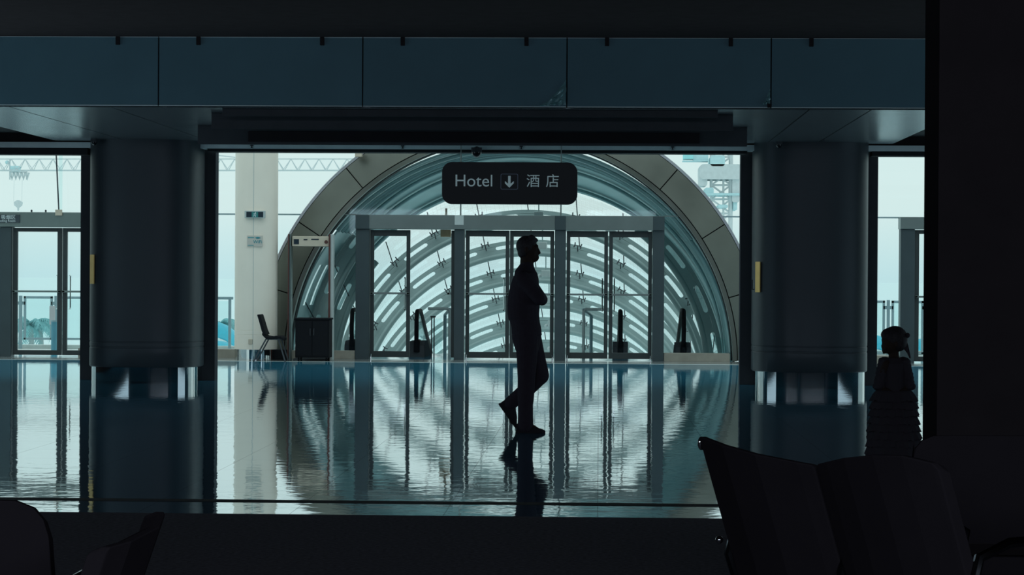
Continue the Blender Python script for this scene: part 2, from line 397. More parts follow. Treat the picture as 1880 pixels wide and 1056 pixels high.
# ================================================================ FASCIA PANELS
xs = [-81, 293, 667, 1041, 1415, 1789]
fl = ['smoked fascia panel above the left column, cut by the left edge of the photo', 'smoked fascia panel, second from the left, with a clean lower edge',
      'smoked fascia panel above the hotel sign with torn film at its lower right corner', 'smoked fascia panel right of the torn film and left of the right column',
      'smoked fascia panel above the right column meeting the black pillar']
def crumple(cx, cz, w, h, seed):
    rnd = random.Random(seed); mb = MB(); Y = YF-0.072; n = 9; fr = []; bk = []
    for i in range(n+1):
        for k in range(n+1):
            u = i/n; v = k/n*u**1.5; p = Vector((cx - w*(1-u) + rnd.uniform(-.012, .004), Y - rnd.uniform(0, .022), cz + h*v + rnd.uniform(-.004, .02)))
            fr.append(p); bk.append(p + Vector((0, .003, 0)))
    m = (n+1)**2; fs = []
    for i in range(n):
        for k in range(n):
            a = i*(n+1)+k; b = a+1; c = a+n+2; d = a+n+1; fs += [(a, b, c, d), (m+d, m+c, m+b, m+a)]
    for i in range(n): fs += [(i, i+1, m+i+1, m+i), (n*(n+1)+i, m+n*(n+1)+i, m+n*(n+1)+i+1, n*(n+1)+i+1), (i*(n+1), m+i*(n+1), m+(i+1)*(n+1), (i+1)*(n+1)), (i*(n+1)+n, (i+1)*(n+1)+n, m+(i+1)*(n+1)+n, m+i*(n+1)+n)]
    mb.v = fr+bk; mb.f = fs; return mb
M_film = mat('torn_film', (0.22, 0.45, 0.48), 0.3, 0.2)
for i in range(5):
    x0, x1 = PX(xs[i], YF, 130)+0.006, PX(xs[i+1], YF, 130)-0.006
    if i == 4: x1 = min(x1, 9)
    t = thing('fascia_panel', fl[i], 'panel', ((x0+x1)/2, YF, ZL), 'smoked panels of the fascia')
    MB().box(x0, x1, YF-0.06, YF-0.045, ZL+0.005, ZT-0.004).build('panel', M_fascia, t, bevel=0.004)
    mb = MB(); mb.box(x0, x1, YF-0.064, YF-0.04, ZL-0.002, ZL+0.006).box(x0, x1, YF-0.064, YF-0.04, ZT-0.006, ZT-0.0005)
    mb.build('edge_strip', M_trim, t)
    for cx in (xs[i]+73.5, xs[i+1]-74):
        c = PX(cx, YF, 76)
        if abs(c) < 9: MB().box(c-0.021, c+0.021, YF-0.09, YF-0.04, ZT-0.085, ZT+0.0).build('clip', M_black, t, bevel=0.003)
    if i == 2: crumple(x1, ZL+0.01, 0.26, 0.26, 3).build('torn_film', M_film, t)
    if i == 3: crumple(x1, ZL+0.03, 0.07, 0.16, 5).build('torn_film', M_film, t); MB().box(x1-0.03, x1+0.01, YF-0.09, YF-0.06, ZL-0.0, ZL+0.04).build('latch', M_black, t)

# sprinklers and cameras on the header lip
for i, px in enumerate((462, 739, 957, 1235)):
    x = PX(px, YH-0.08, 270); z = zt0-0.01
    mb = MB(); mb.cyl(x, YH-0.075, z-0.035, z+0.0, 0.008, 10).cyl(x, YH-0.075, z-0.008, z+0.004, 0.022, 14).cyl(x, YH-0.075, z-0.038, z-0.034, 0.016, 12)
    o = mb.build('sprinkler', M_dark)
    tag(o, ['small sprinkler head on the header lip above the exit sign column', 'small sprinkler head on the header lip left of the dome camera',
            'small sprinkler head on the header lip just right of the dome camera', 'small sprinkler head on the header lip above the right half of the arch'][i], 'sprinkler', 'sprinklers along the header')
def dome(px, py, r, label, Y, zc):
    x = PX(px, Y, py); t = thing('security_camera', label, 'camera', (x, Y, zc))
    MB().cyl(x, Y, zc-r*0.9, zc, r*1.08, 28).build('housing', M_dark, t, smooth=False)
    MB().ball((x, Y, zc-r*0.9), (r, r, r*1.15), 24, 12).build('dome', mat('smoked_dome', (0.012, 0.014, 0.02), 0.08), t, smooth=True)
dome(875, 281, 0.064, 'dark dome security camera hanging from the header just above the hotel sign', YH-0.14, PZ(271, YH-0.14, 875))
dome(1430, 281, 0.04, 'small dark dome camera at the top of the right grey column', YC-rr-0.05, ZL-0.001)
dome(173, 270, 0.04, 'small dark dome camera at the top of the left grey column', YC-rl-0.06, ZL-0.001)

# ================================================================ HOTEL SIGN
Ys = YH - 0.45
a = P(812, 297, Ys); b = P(1060, 377, Ys); x0, x1, z1, z0 = a.x, b.x, a.z-0.004, b.z+0.006
t = thing('hanging_sign', 'black rounded hanging sign reading Hotel with a down arrow, above the doors', 'sign', ((x0+x1)/2, Ys, z0))
MB().prism(rrect(x0, x1, z0, z1, 0.13), Ys-0.05, Ys+0.05).build('sign_box', M_sign, t, bevel=0.006)
for px in (845, 1029):
    x = PX(px, Ys); MB().tube([(x, Ys, z1-0.01), (x, Ys, ZL)], 0.006, 8).build('suspension_rod', M_steel, t)
sc = (x1-x0)/248.0
def sx_(px): return x0 + (px-812)*sc
def sz_(py): return z1 - (py-297)*(z1-z0)/80.0
text('Hotel', 0.216, (sx_(870.5), Ys-0.052, sz_(333.5)), M_letter, t)
text('酒', 0.178, (sx_(979), Ys-0.052, sz_(334)), M_letter, t)
text('店', 0.178, (sx_(1014.5), Ys-0.052, sz_(334)), M_letter, t)
fx0, fx1, fz0, fz1 = sx_(919.5), sx_(951.5), sz_(349), sz_(319)
outer = rrect(fx0, fx1, fz0, fz1, 0.02, 4); inner = rrect(fx0+0.008, fx1-0.008, fz0+0.008, fz1-0.008, 0.015, 4)
mb = MB(); n = len(outer)
mb.v = [Vector((p[0], Ys-0.054, p[1])) for p in outer] + [Vector((p[0], Ys-0.054, p[1])) for p in inner] + [Vector((p[0], Ys-0.049, p[1])) for p in outer] + [Vector((p[0], Ys-0.049, p[1])) for p in inner]
for i in range(n):
    j = (i+1) % n; mb.f += [(i, j, n+j, n+i), (2*n+i, 3*n+i, 3*n+j, 2*n+j), (i, 2*n+i, 2*n+j, j), (n+i, n+j, 3*n+j, 3*n+i)]
mb.build('icon_frame', mat('dim_frame_line', (0.16, 0.19, 0.26), 0.5, emit=(0.3,0.35,0.5,0.02)), t)
ax = sx_(935.5); zt_, zb_ = sz_(323), sz_(345.5); w_ = 0.016; hw = 0.056
poly = [(ax-w_, zt_), (ax+w_, zt_), (ax+w_, zb_+0.052), (ax+hw-0.01, zb_+0.078), (ax+hw+0.002, zb_+0.052), (ax, zb_), (ax-hw-0.002, zb_+0.052), (ax-hw+0.01, zb_+0.078), (ax-w_, zb_+0.052)]
MB().prism([(p[0], p[1]) for p in [(ax-w_, zt_), (ax+w_, zt_), (ax+w_, zb_+0.04), (ax-w_, zb_+0.04)]], Ys-0.053, Ys-0.049).prism(
    [(ax, zb_), (ax+hw, zb_+0.056), (ax+hw, zb_+0.085), (ax, zb_+0.037)], Ys-0.0535, Ys-0.0492).prism(
    [(ax, zb_), (ax, zb_+0.037), (ax-hw, zb_+0.085), (ax-hw, zb_+0.056)], Ys-0.0535, Ys-0.0492).build('arrow', M_letter, t)

# ================================================================ ARCH PORTAL
C0 = P(937, 661, YW); CX, CZ = C0.x, 0.0
s_w = F / YW
R0, R1, R2 = 405/s_w, 415/s_w, 470/s_w
arch = thing('arch_portal', 'wide semicircular arch of metal cladding panels framing the tunnel mouth', 'arch', (CX, YW, 0))
def sector(a0, a1, ri, ro, y0, y1, n=14, y0o=None):
    y0o = y0 if y0o is None else y0o
    rings = []
    for i in range(n+1):
        a_ = a0 + (a1-a0)*i/n; c_, s__ = cos(a_), sin(a_)
        rings.append([(CX+ri*c_, y0, CZ+ri*s__), (CX+ro*c_, y0o, CZ+ro*s__), (CX+ro*c_, y1, CZ+ro*s__), (CX+ri*c_, y1, CZ+ri*s__)])
    return MB().loft(rings)
g = 0.0045
for i in range(11):
    a0, a1 = pi*i/11, pi*(i+1)/11
    if i == 0: a0 = 0.004
    if i == 10: a1 = pi-0.004
    sector(a0+g/2, a1-g/2, R1+0.008, R2-0.055, YW-0.18, YW+0.05, y0o=YW-0.06).build('cladding_panel', M_arch, arch, smooth=False)
sector(0.003, pi-0.003, R0+0.012, R1-0.008, YW-0.185, YW+0.3, 90).build('inner_trim', M_arch, arch)
sector(0.003, pi-0.003, R2-0.045, R2, YW-0.05, YW+0.3, 90).build('outer_rim', mat('pale_rim', (0.45, 0.46, 0.50), 0.35, 0.6), arch)
sector(0.003, pi-0.003, R0, R2-0.01, YW+0.02, YW+0.28, 90).build('backing', M_joint, arch)

# glazed wall either side of the arch
def pane_out(x0, x1, name):
    pts = [(x0, 0.0)]
    mb = MB(); n = 40
    side = 1 if x0 >= CX else -1
    # strips whose inner edge follows the arch
    zs = [5.8*i/n for i in range(n+1)]
    for i in range(n):
        za, zb = zs[i], zs[i+1]
        def inner(z): return CX + side*(sqrt(max(0, (R2-0.02)**2 - z*z)) if z < R2-0.02 else 0)
        xa, xb = inner(za), inner(zb); lo, hi = (min, max)
        if side < 0: mb.add([(x0, YW+0.1, za), (xa, YW+0.1, za), (xb, YW+0.1, zb), (x0, YW+0.1, zb)], [(0,1,2,3)])
        else: mb.add([(xa, YW+0.1, za), (x1, YW+0.1, za), (x1, YW+0.1, zb), (xb, YW+0.1, zb)], [(0,1,2,3)])
    o = mb.build(name, M_glass); o['kind'] = 'structure'
    so = o.modifiers.new('thickness', 'SOLIDIFY'); so.thickness = 0.012
    return o
w1 = pane_out(XL, CX, 'window_1'); w2 = pane_out(CX, XR, 'window_2')
zj = PZ(393, YW, 420)
YG = YW+0.09
S(MB().box(XL, CX-sqrt(R2**2-zj**2), YG, YG+0.03, zj-0.012, zj+0.012), 'trim_11', M_rail)
S(MB().box(CX+sqrt(R2**2-zj**2), XR, YG, YG+0.03, zj-0.012, zj+0.012), 'trim_12', M_rail)
S(MB().box(PX(147, YW), CX-R2+0.02, YW-0.12, YW+0.2, 0, PZ(641, YW, 410)), 'trim_13', M_stone)
S(MB().box(CX+R2-0.02, PX(1648, YW), YW-0.12, YW+0.2, 0, PZ(652, YW, 1500)), 'trim_14', M_stone)
xv = PX(110, YG)
S(MB().box(xv-0.03, xv+0.03, YG, YG+0.02, PZ(390, YG), 5.5), 'window_3', M_tealglass)

# ================================================================ DOOR PORTAL INSIDE THE ARCH
YD = YW - 0.10
def X(px): return PX(px, YD)
def Z(py, px=937): return P(px, py, YD).z
zh0, zh1 = Z(422), Z(396)
portal = thing('door_portal', 'brushed steel door portal with three double doors under the arch', 'door frame', (CX, YD, 0))
M_post = M_steeld
MB().box(X(654), X(1219), YD-0.16, YD+0.2, zh0, zh1).build('header', M_steel, portal, bevel=0.006)
for p0, p1 in ((654, 679), (834.5, 852.5), (1018.5, 1038.5), (1198, 1219)):
    MB().box(X(p0), X(p1), YD-0.12, YD+0.17, 0, zh0-0.002).build('post', M_post, portal, bevel=0.006)
MB().box(X(843.5)-0.075, X(843.5)+0.075, YD-0.175, YD-0.155, zh0+0.07, zh1-0.004).build('cover_plate', M_grey, portal, bevel=0.004)
for p0, p1 in ((654, 679), (1018.5, 1038.5), (1198, 1219)):
    MB().box(X(p0), X(p1), YD-0.175, YD-0.155, zh0-0.002, zh1-0.004).build('cover_plate', M_post, portal, bevel=0.004)
def leaf(px0, px1, label, hinge_left, handle_px):
    x0, x1 = X(px0), X(px1); z0, z1 = 0.035, zh0-0.015
    t = thing('glass_door', label, 'door', ((x0+x1)/2, YD, 0), 'doors of the arch portal')
    y0, y1 = YD-0.03, YD+0.03; w = 0.062
    mb = MB(); mb.box(x0, x0+w, y0, y1, z0, z1).box(x1-w, x1, y0, y1, z0, z1).box(x0+w, x1-w, y0, y1, z1-0.10, z1).box(x0+w, x1-w, y0, y1, z0, z0+0.10)
    mb.build('frame', M_leaf, t, bevel=0.003)
    MB().box(x0+w, x1-w, YD-0.006, YD+0.006, z0+0.10, z1-0.10).build('glass', M_glass, t)
    zb = Z(540)
    mb = MB(); mb.box(x0+0.01, x1-0.01, y0-0.07, y0-0.035, zb-0.016, zb+0.016)
    mb.box(x0+0.01, x0+0.05, y0-0.07, y0, zb-0.02, zb+0.02).box(x1-0.05, x1-0.01, y0-0.07, y0, zb-0.02, zb+0.02)
    mb.build('push_bar', M_steel, t, bevel=0.003)
    hx = X(handle_px); za, zc = Z(570), Z(511)
    MB().tube([(hx, y1, za), (hx, y1+0.06, za), (hx, y1+0.07, za+0.02), (hx, y1+0.07, zc-0.02), (hx, y1+0.06, zc), (hx, y1, zc)], 0.011, 8).build('handle', M_chrome, t)
    for px in (px0+2 if hinge_left else px1-2,):
        MB().cyl(X(px), YD-0.045, 0.0, 0.09, 0.012, 10).build('pivot', M_chrome, t)
    return t
leaf(680, 753, 'closed glass door left of the open doorway in the arch portal', True, 743)
leaf(855, 935, 'glass door just left of the man in the middle of the portal', True, 925)
leaf(936, 1017, 'glass door directly behind the man in the middle of the portal', False, 948)
leaf(1040, 1116, 'glass door left of the two at the right end of the portal', True, 1106)
leaf(1118, 1197, 'rightmost glass door of the arch portal with an escalator newel behind', False, 1128)
# open leaf seen edge on
t = thing('glass_door', 'open glass door seen edge on, beside the open doorway', 'door', (X(831), YD+0.4, 0), 'doors of the arch portal')
xx = X(831); mb = MB()
mb.box(xx-0.025, xx+0.025, YD+0.02, YD+0.08, 0.035, zh0-0.015).box(xx-0.025, xx+0.025, YD+0.72, YD+0.78, 0.035, zh0-0.015)
mb.box(xx-0.025, xx+0.025, YD+0.08, YD+0.72, 0.035, 0.13).box(xx-0.025, xx+0.025, YD+0.08, YD+0.72, zh0-0.115, zh0-0.015)
mb.build('frame', M_leaf, t, bevel=0.003)
MB().box(xx-0.006, xx+0.006, YD+0.08, YD+0.72, 0.13, zh0-0.115).build('glass', M_glass, t)
zb = Z(540); MB().box(xx-0.09, xx-0.06, YD+0.03, YD+0.77, zb-0.016, zb+0.016).box(xx-0.09, xx-0.025, YD+0.03, YD+0.06, zb-0.016, zb+0.016).box(xx-0.09, xx-0.025, YD+0.74, YD+0.77, zb-0.016, zb+0.016).build('push_bar', M_steel, t)
# closer arms / small wall lamp at header ends
# glass infill of the arch (above the header and at both sides) with its joints
n = 60; infill = MB(); zc_ = zh1+0.002
def chord(z, r): return sqrt(max(0, r*r - z*z))
rin = R0-0.005
zs = [zc_ + (rin-zc_)*(i/n) for i in range(n+1)]
infill.loft([[(CX-chord(z, rin), YD, z), (CX+chord(z, rin), YD, z), (CX+chord(z, rin), YD+0.012, z), (CX-chord(z, rin), YD+0.012, z)] for z in zs[:-1]])
o = S(infill, 'window_4', M_glass)
for side in (-1, 1):
    xe = X(653.5) if side < 0 else X(1219.5); mb = MB(); rings = []
    for i in range(31):
        z = Z(645) + (zc_-0.01-Z(645))*i/30; xo = CX + side*chord(z, rin)
        rings.append([(xe, YD, z), (xo, YD, z), (xo, YD+0.012, z), (xe, YD+0.012, z)])
    S(mb.loft(rings), 'window_5' if side < 0 else 'window_6', M_glass)
    S(MB().box(xe, CX+side*(rin-0.03), YD-0.10, YD+0.10, 0, Z(646)), 'trim_15' if side < 0 else 'trim_16', M_stone, bevel=0.006)
    S(MB().box(xe, CX+side*chord(zh1, rin), YD-0.004, YD+0.016, zh1-0.002, zh1+0.012), 'trim_17' if side < 0 else 'trim_18', M_steel)
for i, px in enumerate((845, 1029)):
    x = X(px); S(MB().box(x-0.012, x+0.012, YD-0.01, YD+0.02, zh1, chord(x-CX, rin)), 'trim_%d' % (19+i), M_steel)

# ================================================================ TUNNEL
tun = thing('glazed_tunnel', 'glazed barrel tunnel of slotted steel ribs sloping down behind the doors', 'tunnel', (CX, YW+0.3, 0))
SL = 0.306                                  # downward slope of the tunnel beyond the landing
TAU = radians(15); BETA = 0.017; RS = 3.56  # the rings lean back with the slope; RS is the radius of the slots
RT = RS + 0.15
def cz(d): return min(0.0, 0.73 - SL*d)
def TP(d, a_, r, dy=0.0):                   # point on ring d (metres past the mouth), angle, radius
    h = r*sin(a_); return Vector((CX + BETA*d + r*cos(a_), YW + 0.34 + d + h*sin(TAU) + dy*cos(TAU), cz(d) + h*cos(TAU) - dy*sin(TAU)))
def shell(d0, d1, a0, a1, r, na=60, ny=2, th=0.03, extra=None):
    mb = MB(); uv = []
    for i in range(ny+1):
        d = d0 + (d1-d0)*i/ny
        for k in range(na+1):
            a_ = a0+(a1-a0)*k/na; p = TP(d, a_, r); p.y = max(p.y, YW+0.33)
            mb.v.append(p); uv.append((a_*r/0.085, d/0.14))
    mb.f = [(i*(na+1)+k, i*(na+1)+k+1, (i+1)*(na+1)+k+1, (i+1)*(na+1)+k) for i in range(ny) for k in range(na)]
    return mb, uv
AL = radians(143)
mb, _ = shell(-0.9, 4.0, 0, AL, RT+0.02, 60, 8); o = mb.build('collar_shell', M_collar, tun); so = o.modifiers.new('thickness', 'SOLIDIFY'); so.thickness = 0.04; so.offset = 1
for d in (-0.5, 0.0, 0.5, 1.05, 1.9, 2.8, 3.7):
    pts = [TP(d, AL*k/70, RT-0.03) for k in range(71)]; pts = [p for p in pts if p.y > YW+0.36]
    MB().tube(pts, 0.035, 8).build('collar_ridge', M_collar, tun, smooth=True)
STEP = radians(15); NR = 8; D0 = 1.6; DD = 1.80
def rib(d, name='rib', amin=0.0, amax=pi):
    t_ = 0.05; mb = MB()
    ro, ri = RS+0.115, RS-0.17; s0, s1 = RS+0.042, RS-0.042; half = radians(4.4)
    def quad(ra, rb, aa, ab): return [TP(d, aa, ra), TP(d, ab, rb), TP(d, ab, rb, t_), TP(d, aa, ra, t_)]
    for ra, rb in ((s0, ro), (ri, s1)): mb.loft([quad(ra, rb, a_, a_) for a_ in [amin+(amax-amin)*i/96 for i in range(97)]])
    hr = (s0-s1)/2; rm = (s0+s1)/2; da = hr/rm
    for k in range(13):
        ac = STEP*k; a0 = max(0, ac-(STEP/2-half)); a1 = min(pi, ac+(STEP/2-half)); rings = []
        if a0 < amin or a0 > amax: continue
        for i in range(9):
            v = -1+2*i/8; w = sqrt(max(0, 1-v*v)); r_ = rm+hr*v
            aL = a0-da*(1-w) if k > 0 else 0.0; aR = a1+da*(1-w) if k < 12 else pi
            rings.append([TP(d, aL, r_), TP(d, aR, r_), TP(d, aR, r_, t_), TP(d, aL, r_, t_)])
        mb.loft(rings)
    o = mb.build(name, M_rib, tun)
    MB().tube([TP(d, amin+(amax-amin)*i/84, ri, 0.025) for i in range(85)], 0.055, 10).build('flange_tube', M_rib, o, smooth=True)
    return o
def fitting(a_, d, parent):
    c = TP(d-0.26, a_, RS+0.03); tn = (TP(d, a_+0.01, RS)-TP(d, a_, RS)).normalized(); rd = (TP(d, a_, RS+1)-TP(d, a_, RS)).normalized()
    ba = TP(d, a_, RS+0.0)
    mb = MB(); mb.tube([ba, c - rd*0.03, c], 0.010, 6)
    for s1_ in (-1, 1):
        mb.tube([c, c + tn*s1_*0.06], 0.009, 6)
        for s2_ in (-1, 1): mb.tube([c + tn*s1_*0.06, c + tn*s1_*0.07 + rd*s2_*0.05], 0.012, 6)
    mb.build('spider_fitting', M_dark, parent)
for k in range(NR):
    r_o = rib(D0+DD*k, amin=AL if k < 2 else 0.0)
    if k > 1:
        for q in (2, 3, 4, 5, 7, 8, 9, 10): fitting(STEP*q, D0+DD*k, r_o)
rib(D0+DD, amax=radians(52)); dE = D0+DD*NR
mb, _ = shell(4.0, 5.0, 0, radians(47), RT+0.02, 30, 3); o = mb.build('collar_shell', M_collar, tun); so = o.modifiers.new('thickness', 'SOLIDIFY'); so.thickness = 0.04; so.offset = 1
mb, uv = shell(4.0, dE, 0, pi, RT, 56, 24); mb.build('glass_skin', M_skin_glass, tun, uvs=uv)
mb, uv = shell(-0.3, 4.0, AL, pi, RT, 30, 8); mb.build('glass_skin', M_skin_glass, tun, uvs=uv)
# slotted lining on the left side of the mouth: solid between two rows of narrow windows
ds = [-0.45]
for c_ in (0.3, 1.15, 2.0, 2.85, 3.7): ds += [c_-0.22, c_+0.22]
ds += [4.05]; rows = [(154, 166), (170, 178.5)]
tb = [AL] + [radians(144+0.75*i) for i in range(49)]
mb = MB(); nt_ = len(tb)
for d in ds:
    for a_ in tb:
        p = TP(d, a_, RT-0.03); p.y = max(p.y, YW+0.33); mb.v.append(p)
for i in range(len(ds)-1):
    for k in range(nt_-1):
        am = math.degrees((tb[k]+tb[k+1])/2)
        if i % 2 == 1:
            ci = [r_ for r_ in rows if r_[0] < am < r_[1]]
            if ci: continue
        mb.f.append((i*nt_+k, i*nt_+k+1, (i+1)*nt_+k+1, (i+1)*nt_+k))
o = mb.build('slotted_lining', M_collar, tun); so = o.modifiers.new('thickness', 'SOLIDIFY'); so.thickness = 0.03; so.offset = 1
for q in range(1, 12):
    a_ = STEP*q; MB().tube([TP(4.0 if q < 10 else 0.4, a_, RT-0.02), TP(dE, a_, RT-0.02)], 0.010, 6).build('joint_rod', M_dark, tun)
# ridge lamps
for k in range(6):
    q_ = TP(D0+DD*(k+2)-0.75, pi/2, RT-0.42); x, y, z = q_.x+0.24, q_.y, q_.z
    t = thing('tunnel_lamp', ['nearest', 'second nearest', 'third', 'fourth', 'fifth', 'farthest'][k] + ' of the grey box lamps hanging along the tunnel ridge', 'lamp', (x, y, z), 'lamps along the tunnel ridge')
    MB().box(x-0.09, x+0.09, y-0.07, y+0.07, z-0.06, z+0.08).build('lamp_box', M_grey, t, bevel=0.01)
    MB().tube([(x, y, z+0.08), (x, y, z+0.36)], 0.012, 6).build('stem', M_rib, t)
    MB().ball((x-0.12, y, z-0.04), (0.045, 0.045, 0.05), 10, 6).build('bulb', M_grey, t, smooth=True)
# tan speaker near the open doorway
ysp = YW+4.4; p = P(819, 432, ysp)
o = MB().box(p.x-0.10, p.x+0.09, ysp-0.08, ysp+0.08, p.z-0.03, p.z+0.22).box(p.x-0.02, p.x+0.02, ysp-0.02, ysp+0.02, p.z+0.22, p.z+0.5).build('speaker_box', M_tan, bevel=0.01)
tag(o, 'tan box hanging in the tunnel at the top right of the open doorway', 'speaker')

# landing, escalators, stair
YL = YW + 3.0
S(MB().box(CX-R0, CX+R0, YL, YL+0.08, -6, -0.001), 'trim_21', M_steel)
def newel(px, base_py, top_py, Y, label, flip):
    x = PX(px, Y); zt = PZ(top_py, Y, px)
    t = thing('escalator_balustrade', label, 'escalator balustrade', (x, Y, 0), 'escalator balustrades in the tunnel')
    # handrail loop: up the front then down the slope behind
    L = 9.0; rr_ = 0.20; pts = []
    top = zt - 0.035
    for i in range(13):
        a_ = -pi/2 + pi*i/12; pts.append((x, Y + rr_ - rr_*1.0*cos(a_)*0.9, top - 0.35 + 0.35*sin(a_)))
    pts = [(x, Y+0.5, top-0.70)] + pts + [(x, Y+0.9, top), (x, Y+L, top - SL*(L-0.9))]
    mb = MB(); mb.tube(pts, 0.038, 10); mb.build('handrail', M_rubber, t, smooth=True)
    poly = [(Y+0.3, 0.25), (Y+0.12, top-0.35), (Y+0.25, top-0.05), (Y+0.9, top-0.04), (Y+L, top-0.04-SL*(L-0.9)), (Y+L, 0.25-SL*(L-0.9)), (Y+0.9, 0.25)]
    mb = MB(); n_ = len(poly); mb.v = [Vector((x-0.006, q[0], q[1])) for q in poly]+[Vector((x+0.006, q[0], q[1])) for q in poly]
    mb.f = [tuple(range(n_)), tuple(reversed(range(n_, 2*n_)))] + [(i, (i+1) % n_, n_+(i+1) % n_, n_+i) for i in range(n_)]
    mb.build('glass_panel', M_tealglass, t)
    w = 0.13
    poly = [(Y+0.1, 0.0), (Y+0.1, 0.20), (Y+0.25, 0.27), (Y+0.9, 0.27), (Y+L, 0.27-SL*(L-0.9)), (Y+L, -0.3-SL*(L-0.9)), (Y+0.9, -0.3), (Y+0.9, 0.0)]
    mb = MB(); n_ = len(poly); mb.v = [Vector((x-w, q[0], q[1])) for q in poly]+[Vector((x+w, q[0], q[1])) for q in poly]
    mb.f = [tuple(range(n_)), tuple(reversed(range(n_, 2*n_)))] + [(i, (i+1) % n_, n_+(i+1) % n_, n_+i) for i in range(n_)]
    mb.build('skirt', M_dark, t)
    mb = MB(); mb.box(x-0.05, x+0.05, Y+0.05, Y+0.4, 0.08, 0.3); mb.build('handrail_inlet', M_rubber, t, bevel=0.02)
YN = YW + 0.9
newel(646, 650, 566, YN, 'black escalator handrail end in the side glass left of the portal', False)
newel(765, 650, 568, YN, 'black escalator handrail end seen through the open doorway', False)
newel(1140, 650, 569, YN, 'black escalator handrail end behind the rightmost glass door', True)
newel(1256, 650, 567, YN, 'black escalator handrail end in the side glass right of the portal', True)
# escalator step bands between balustrades
for x0p, x1p, lab in ((650, 760, 'grooved escalator steps going down left of the centre stair'), (1145, 1250, 'grooved escalator steps going down right of the centre stair')):
    xa, xb = PX(x0p, YN)+0.16, PX(x1p, YN)-0.16
    t = thing('escalator_steps', lab, 'escalator', ((xa+xb)/2, YN+1.4, 0))
    MB().box(xa, xb, YN+0.35, YL+0.1, 0.0, 0.006).build('comb_plate', M_steel, t)
    mb = MB()
    for k in range(18):
        y0 = YL+0.1 + k*0.4; z = -SL*0.4*(k+1); mb.box(xa, xb, y0, y0+0.4, z-0.18, z)
    mb.build('step_band', M_steel, t)
# portal-like stainless rails at the head of the stair
YR = YW + 2.2
def frame_rail(px0, px1, ptop, label, both):
    x0, x1 = PX(px0, YR), PX(px1, YR); zt = PZ(ptop, YR, px0)
    t = thing('handrail_frame', label, 'handrail', ((x0+x1)/2, YR, 0), 'steel handrails at the head of the stair')
    pts = [(x0, YR, 0.0), (x0, YR, zt-0.03), (x0+0.03*(1 if x1 > x0 else -1), YR, zt), (x1, YR, zt)]
    if both: pts += [(x1, YR, 0)]
    MB().tube(pts, 0.026, 10).build('top_rail', M_grey, t, smooth=True)
    x2 = x0 + (0.13 if x1 > x0 else -0.13)
    MB().tube([(x0, YR, zt-0.01), (x2, YR+0.75, zt-0.12), (x2, YR+0.75, 0.0)], 0.03, 10).build('raking_rail', M_rail, t, smooth=True)
frame_rail(1072, 1110, 568, 'angled steel handrail with pale post behind the third pair of doors', False)
frame_rail(826, 786, 567, 'steel handrail with thick post inside the open doorway', False)
for px, w in ((793, 0.015), (797, 0.015), (804, 0.01)):
    pass
t = thing('glass_balustrade', 'slim glass balustrade with small clamps inside the open doorway', 'balustrade', (PX(796, YR-0.3), YR-0.3, 0))
for px in (793, 797.5):
    x = PX(px, YR-0.3); MB().tube([(x, YR-0.3, 0), (x, YR-0.3, PZ(583, YR-0.3, px))], 0.011, 8).build('post', M_dark, t)
xg0, xg1 = PX(793, YR-0.3), PX(812, YR-0.3)
MB().box(xg0, xg1, YR-0.302, YR-0.29, 0.03, PZ(586, YR-0.3)).build('glass', M_tealglass, t)
MB().box(xg0-0.02, xg0+0.07, YR-0.32, YR-0.28, PZ(584, YR-0.3), PZ(581, YR-0.3)).build('clamp', M_dark, t)
# low side glass parapet on the right of the landing
yp = YW+1.2
p0 = P(1303, 613, yp); p1 = P(1335, 625, yp)
o = MB().prism([(p0.x, 0), (p0.x, p0.z), (p1.x, p1.z), (p1.x, 0)], yp, yp+0.02).build('glass_parapet', M_tealglass)
tag(o, 'low teal glass parapet at the right foot of the arch', 'parapet')

# ================================================================ CREAM COLUMN AND THINGS ON IT
YK = YW - 0.75; xk0, xk1 = PX(431.5, YK), PX(509.5, YK); kx = (xk0+xk1)/2; kr = (xk1-xk0)/2
t = thing('column', 'slim cream painted round column with exit sign, left of the arch', 'column', (kx, YK, 0))
zb = PZ(641, YK, 470)
z_a, z_b = PZ(606, YK, 470), PZ(614, YK, 470)
lv = [(zb, kr), (z_b-0.004, kr), (z_b, kr-0.004), (z_b+0.004, kr), (z_a-0.004, kr), (z_a, kr-0.004), (z_a+0.004, kr), (5.7, kr)]
mb = MB().loft([[(kx+q*cos(2*pi*j/64), YK+q*sin(2*pi*j/64), z) for j in range(64)] for z, q in lv])
o = mb.build('shaft', M_white, t, smooth=True)
MB().cyl(kx, YK, 0, zb, kr*0.99, 64).build('base_sleeve', M_chrome, t, smooth=True)
MB().box(kx-0.004, kx+0.004, YK-kr-0.002, YK-kr+0.01, zb, 5.7).build('joint_strip', M_grey, t)
def front(px, py): q = P(px, py, YK-kr-0.03); return q
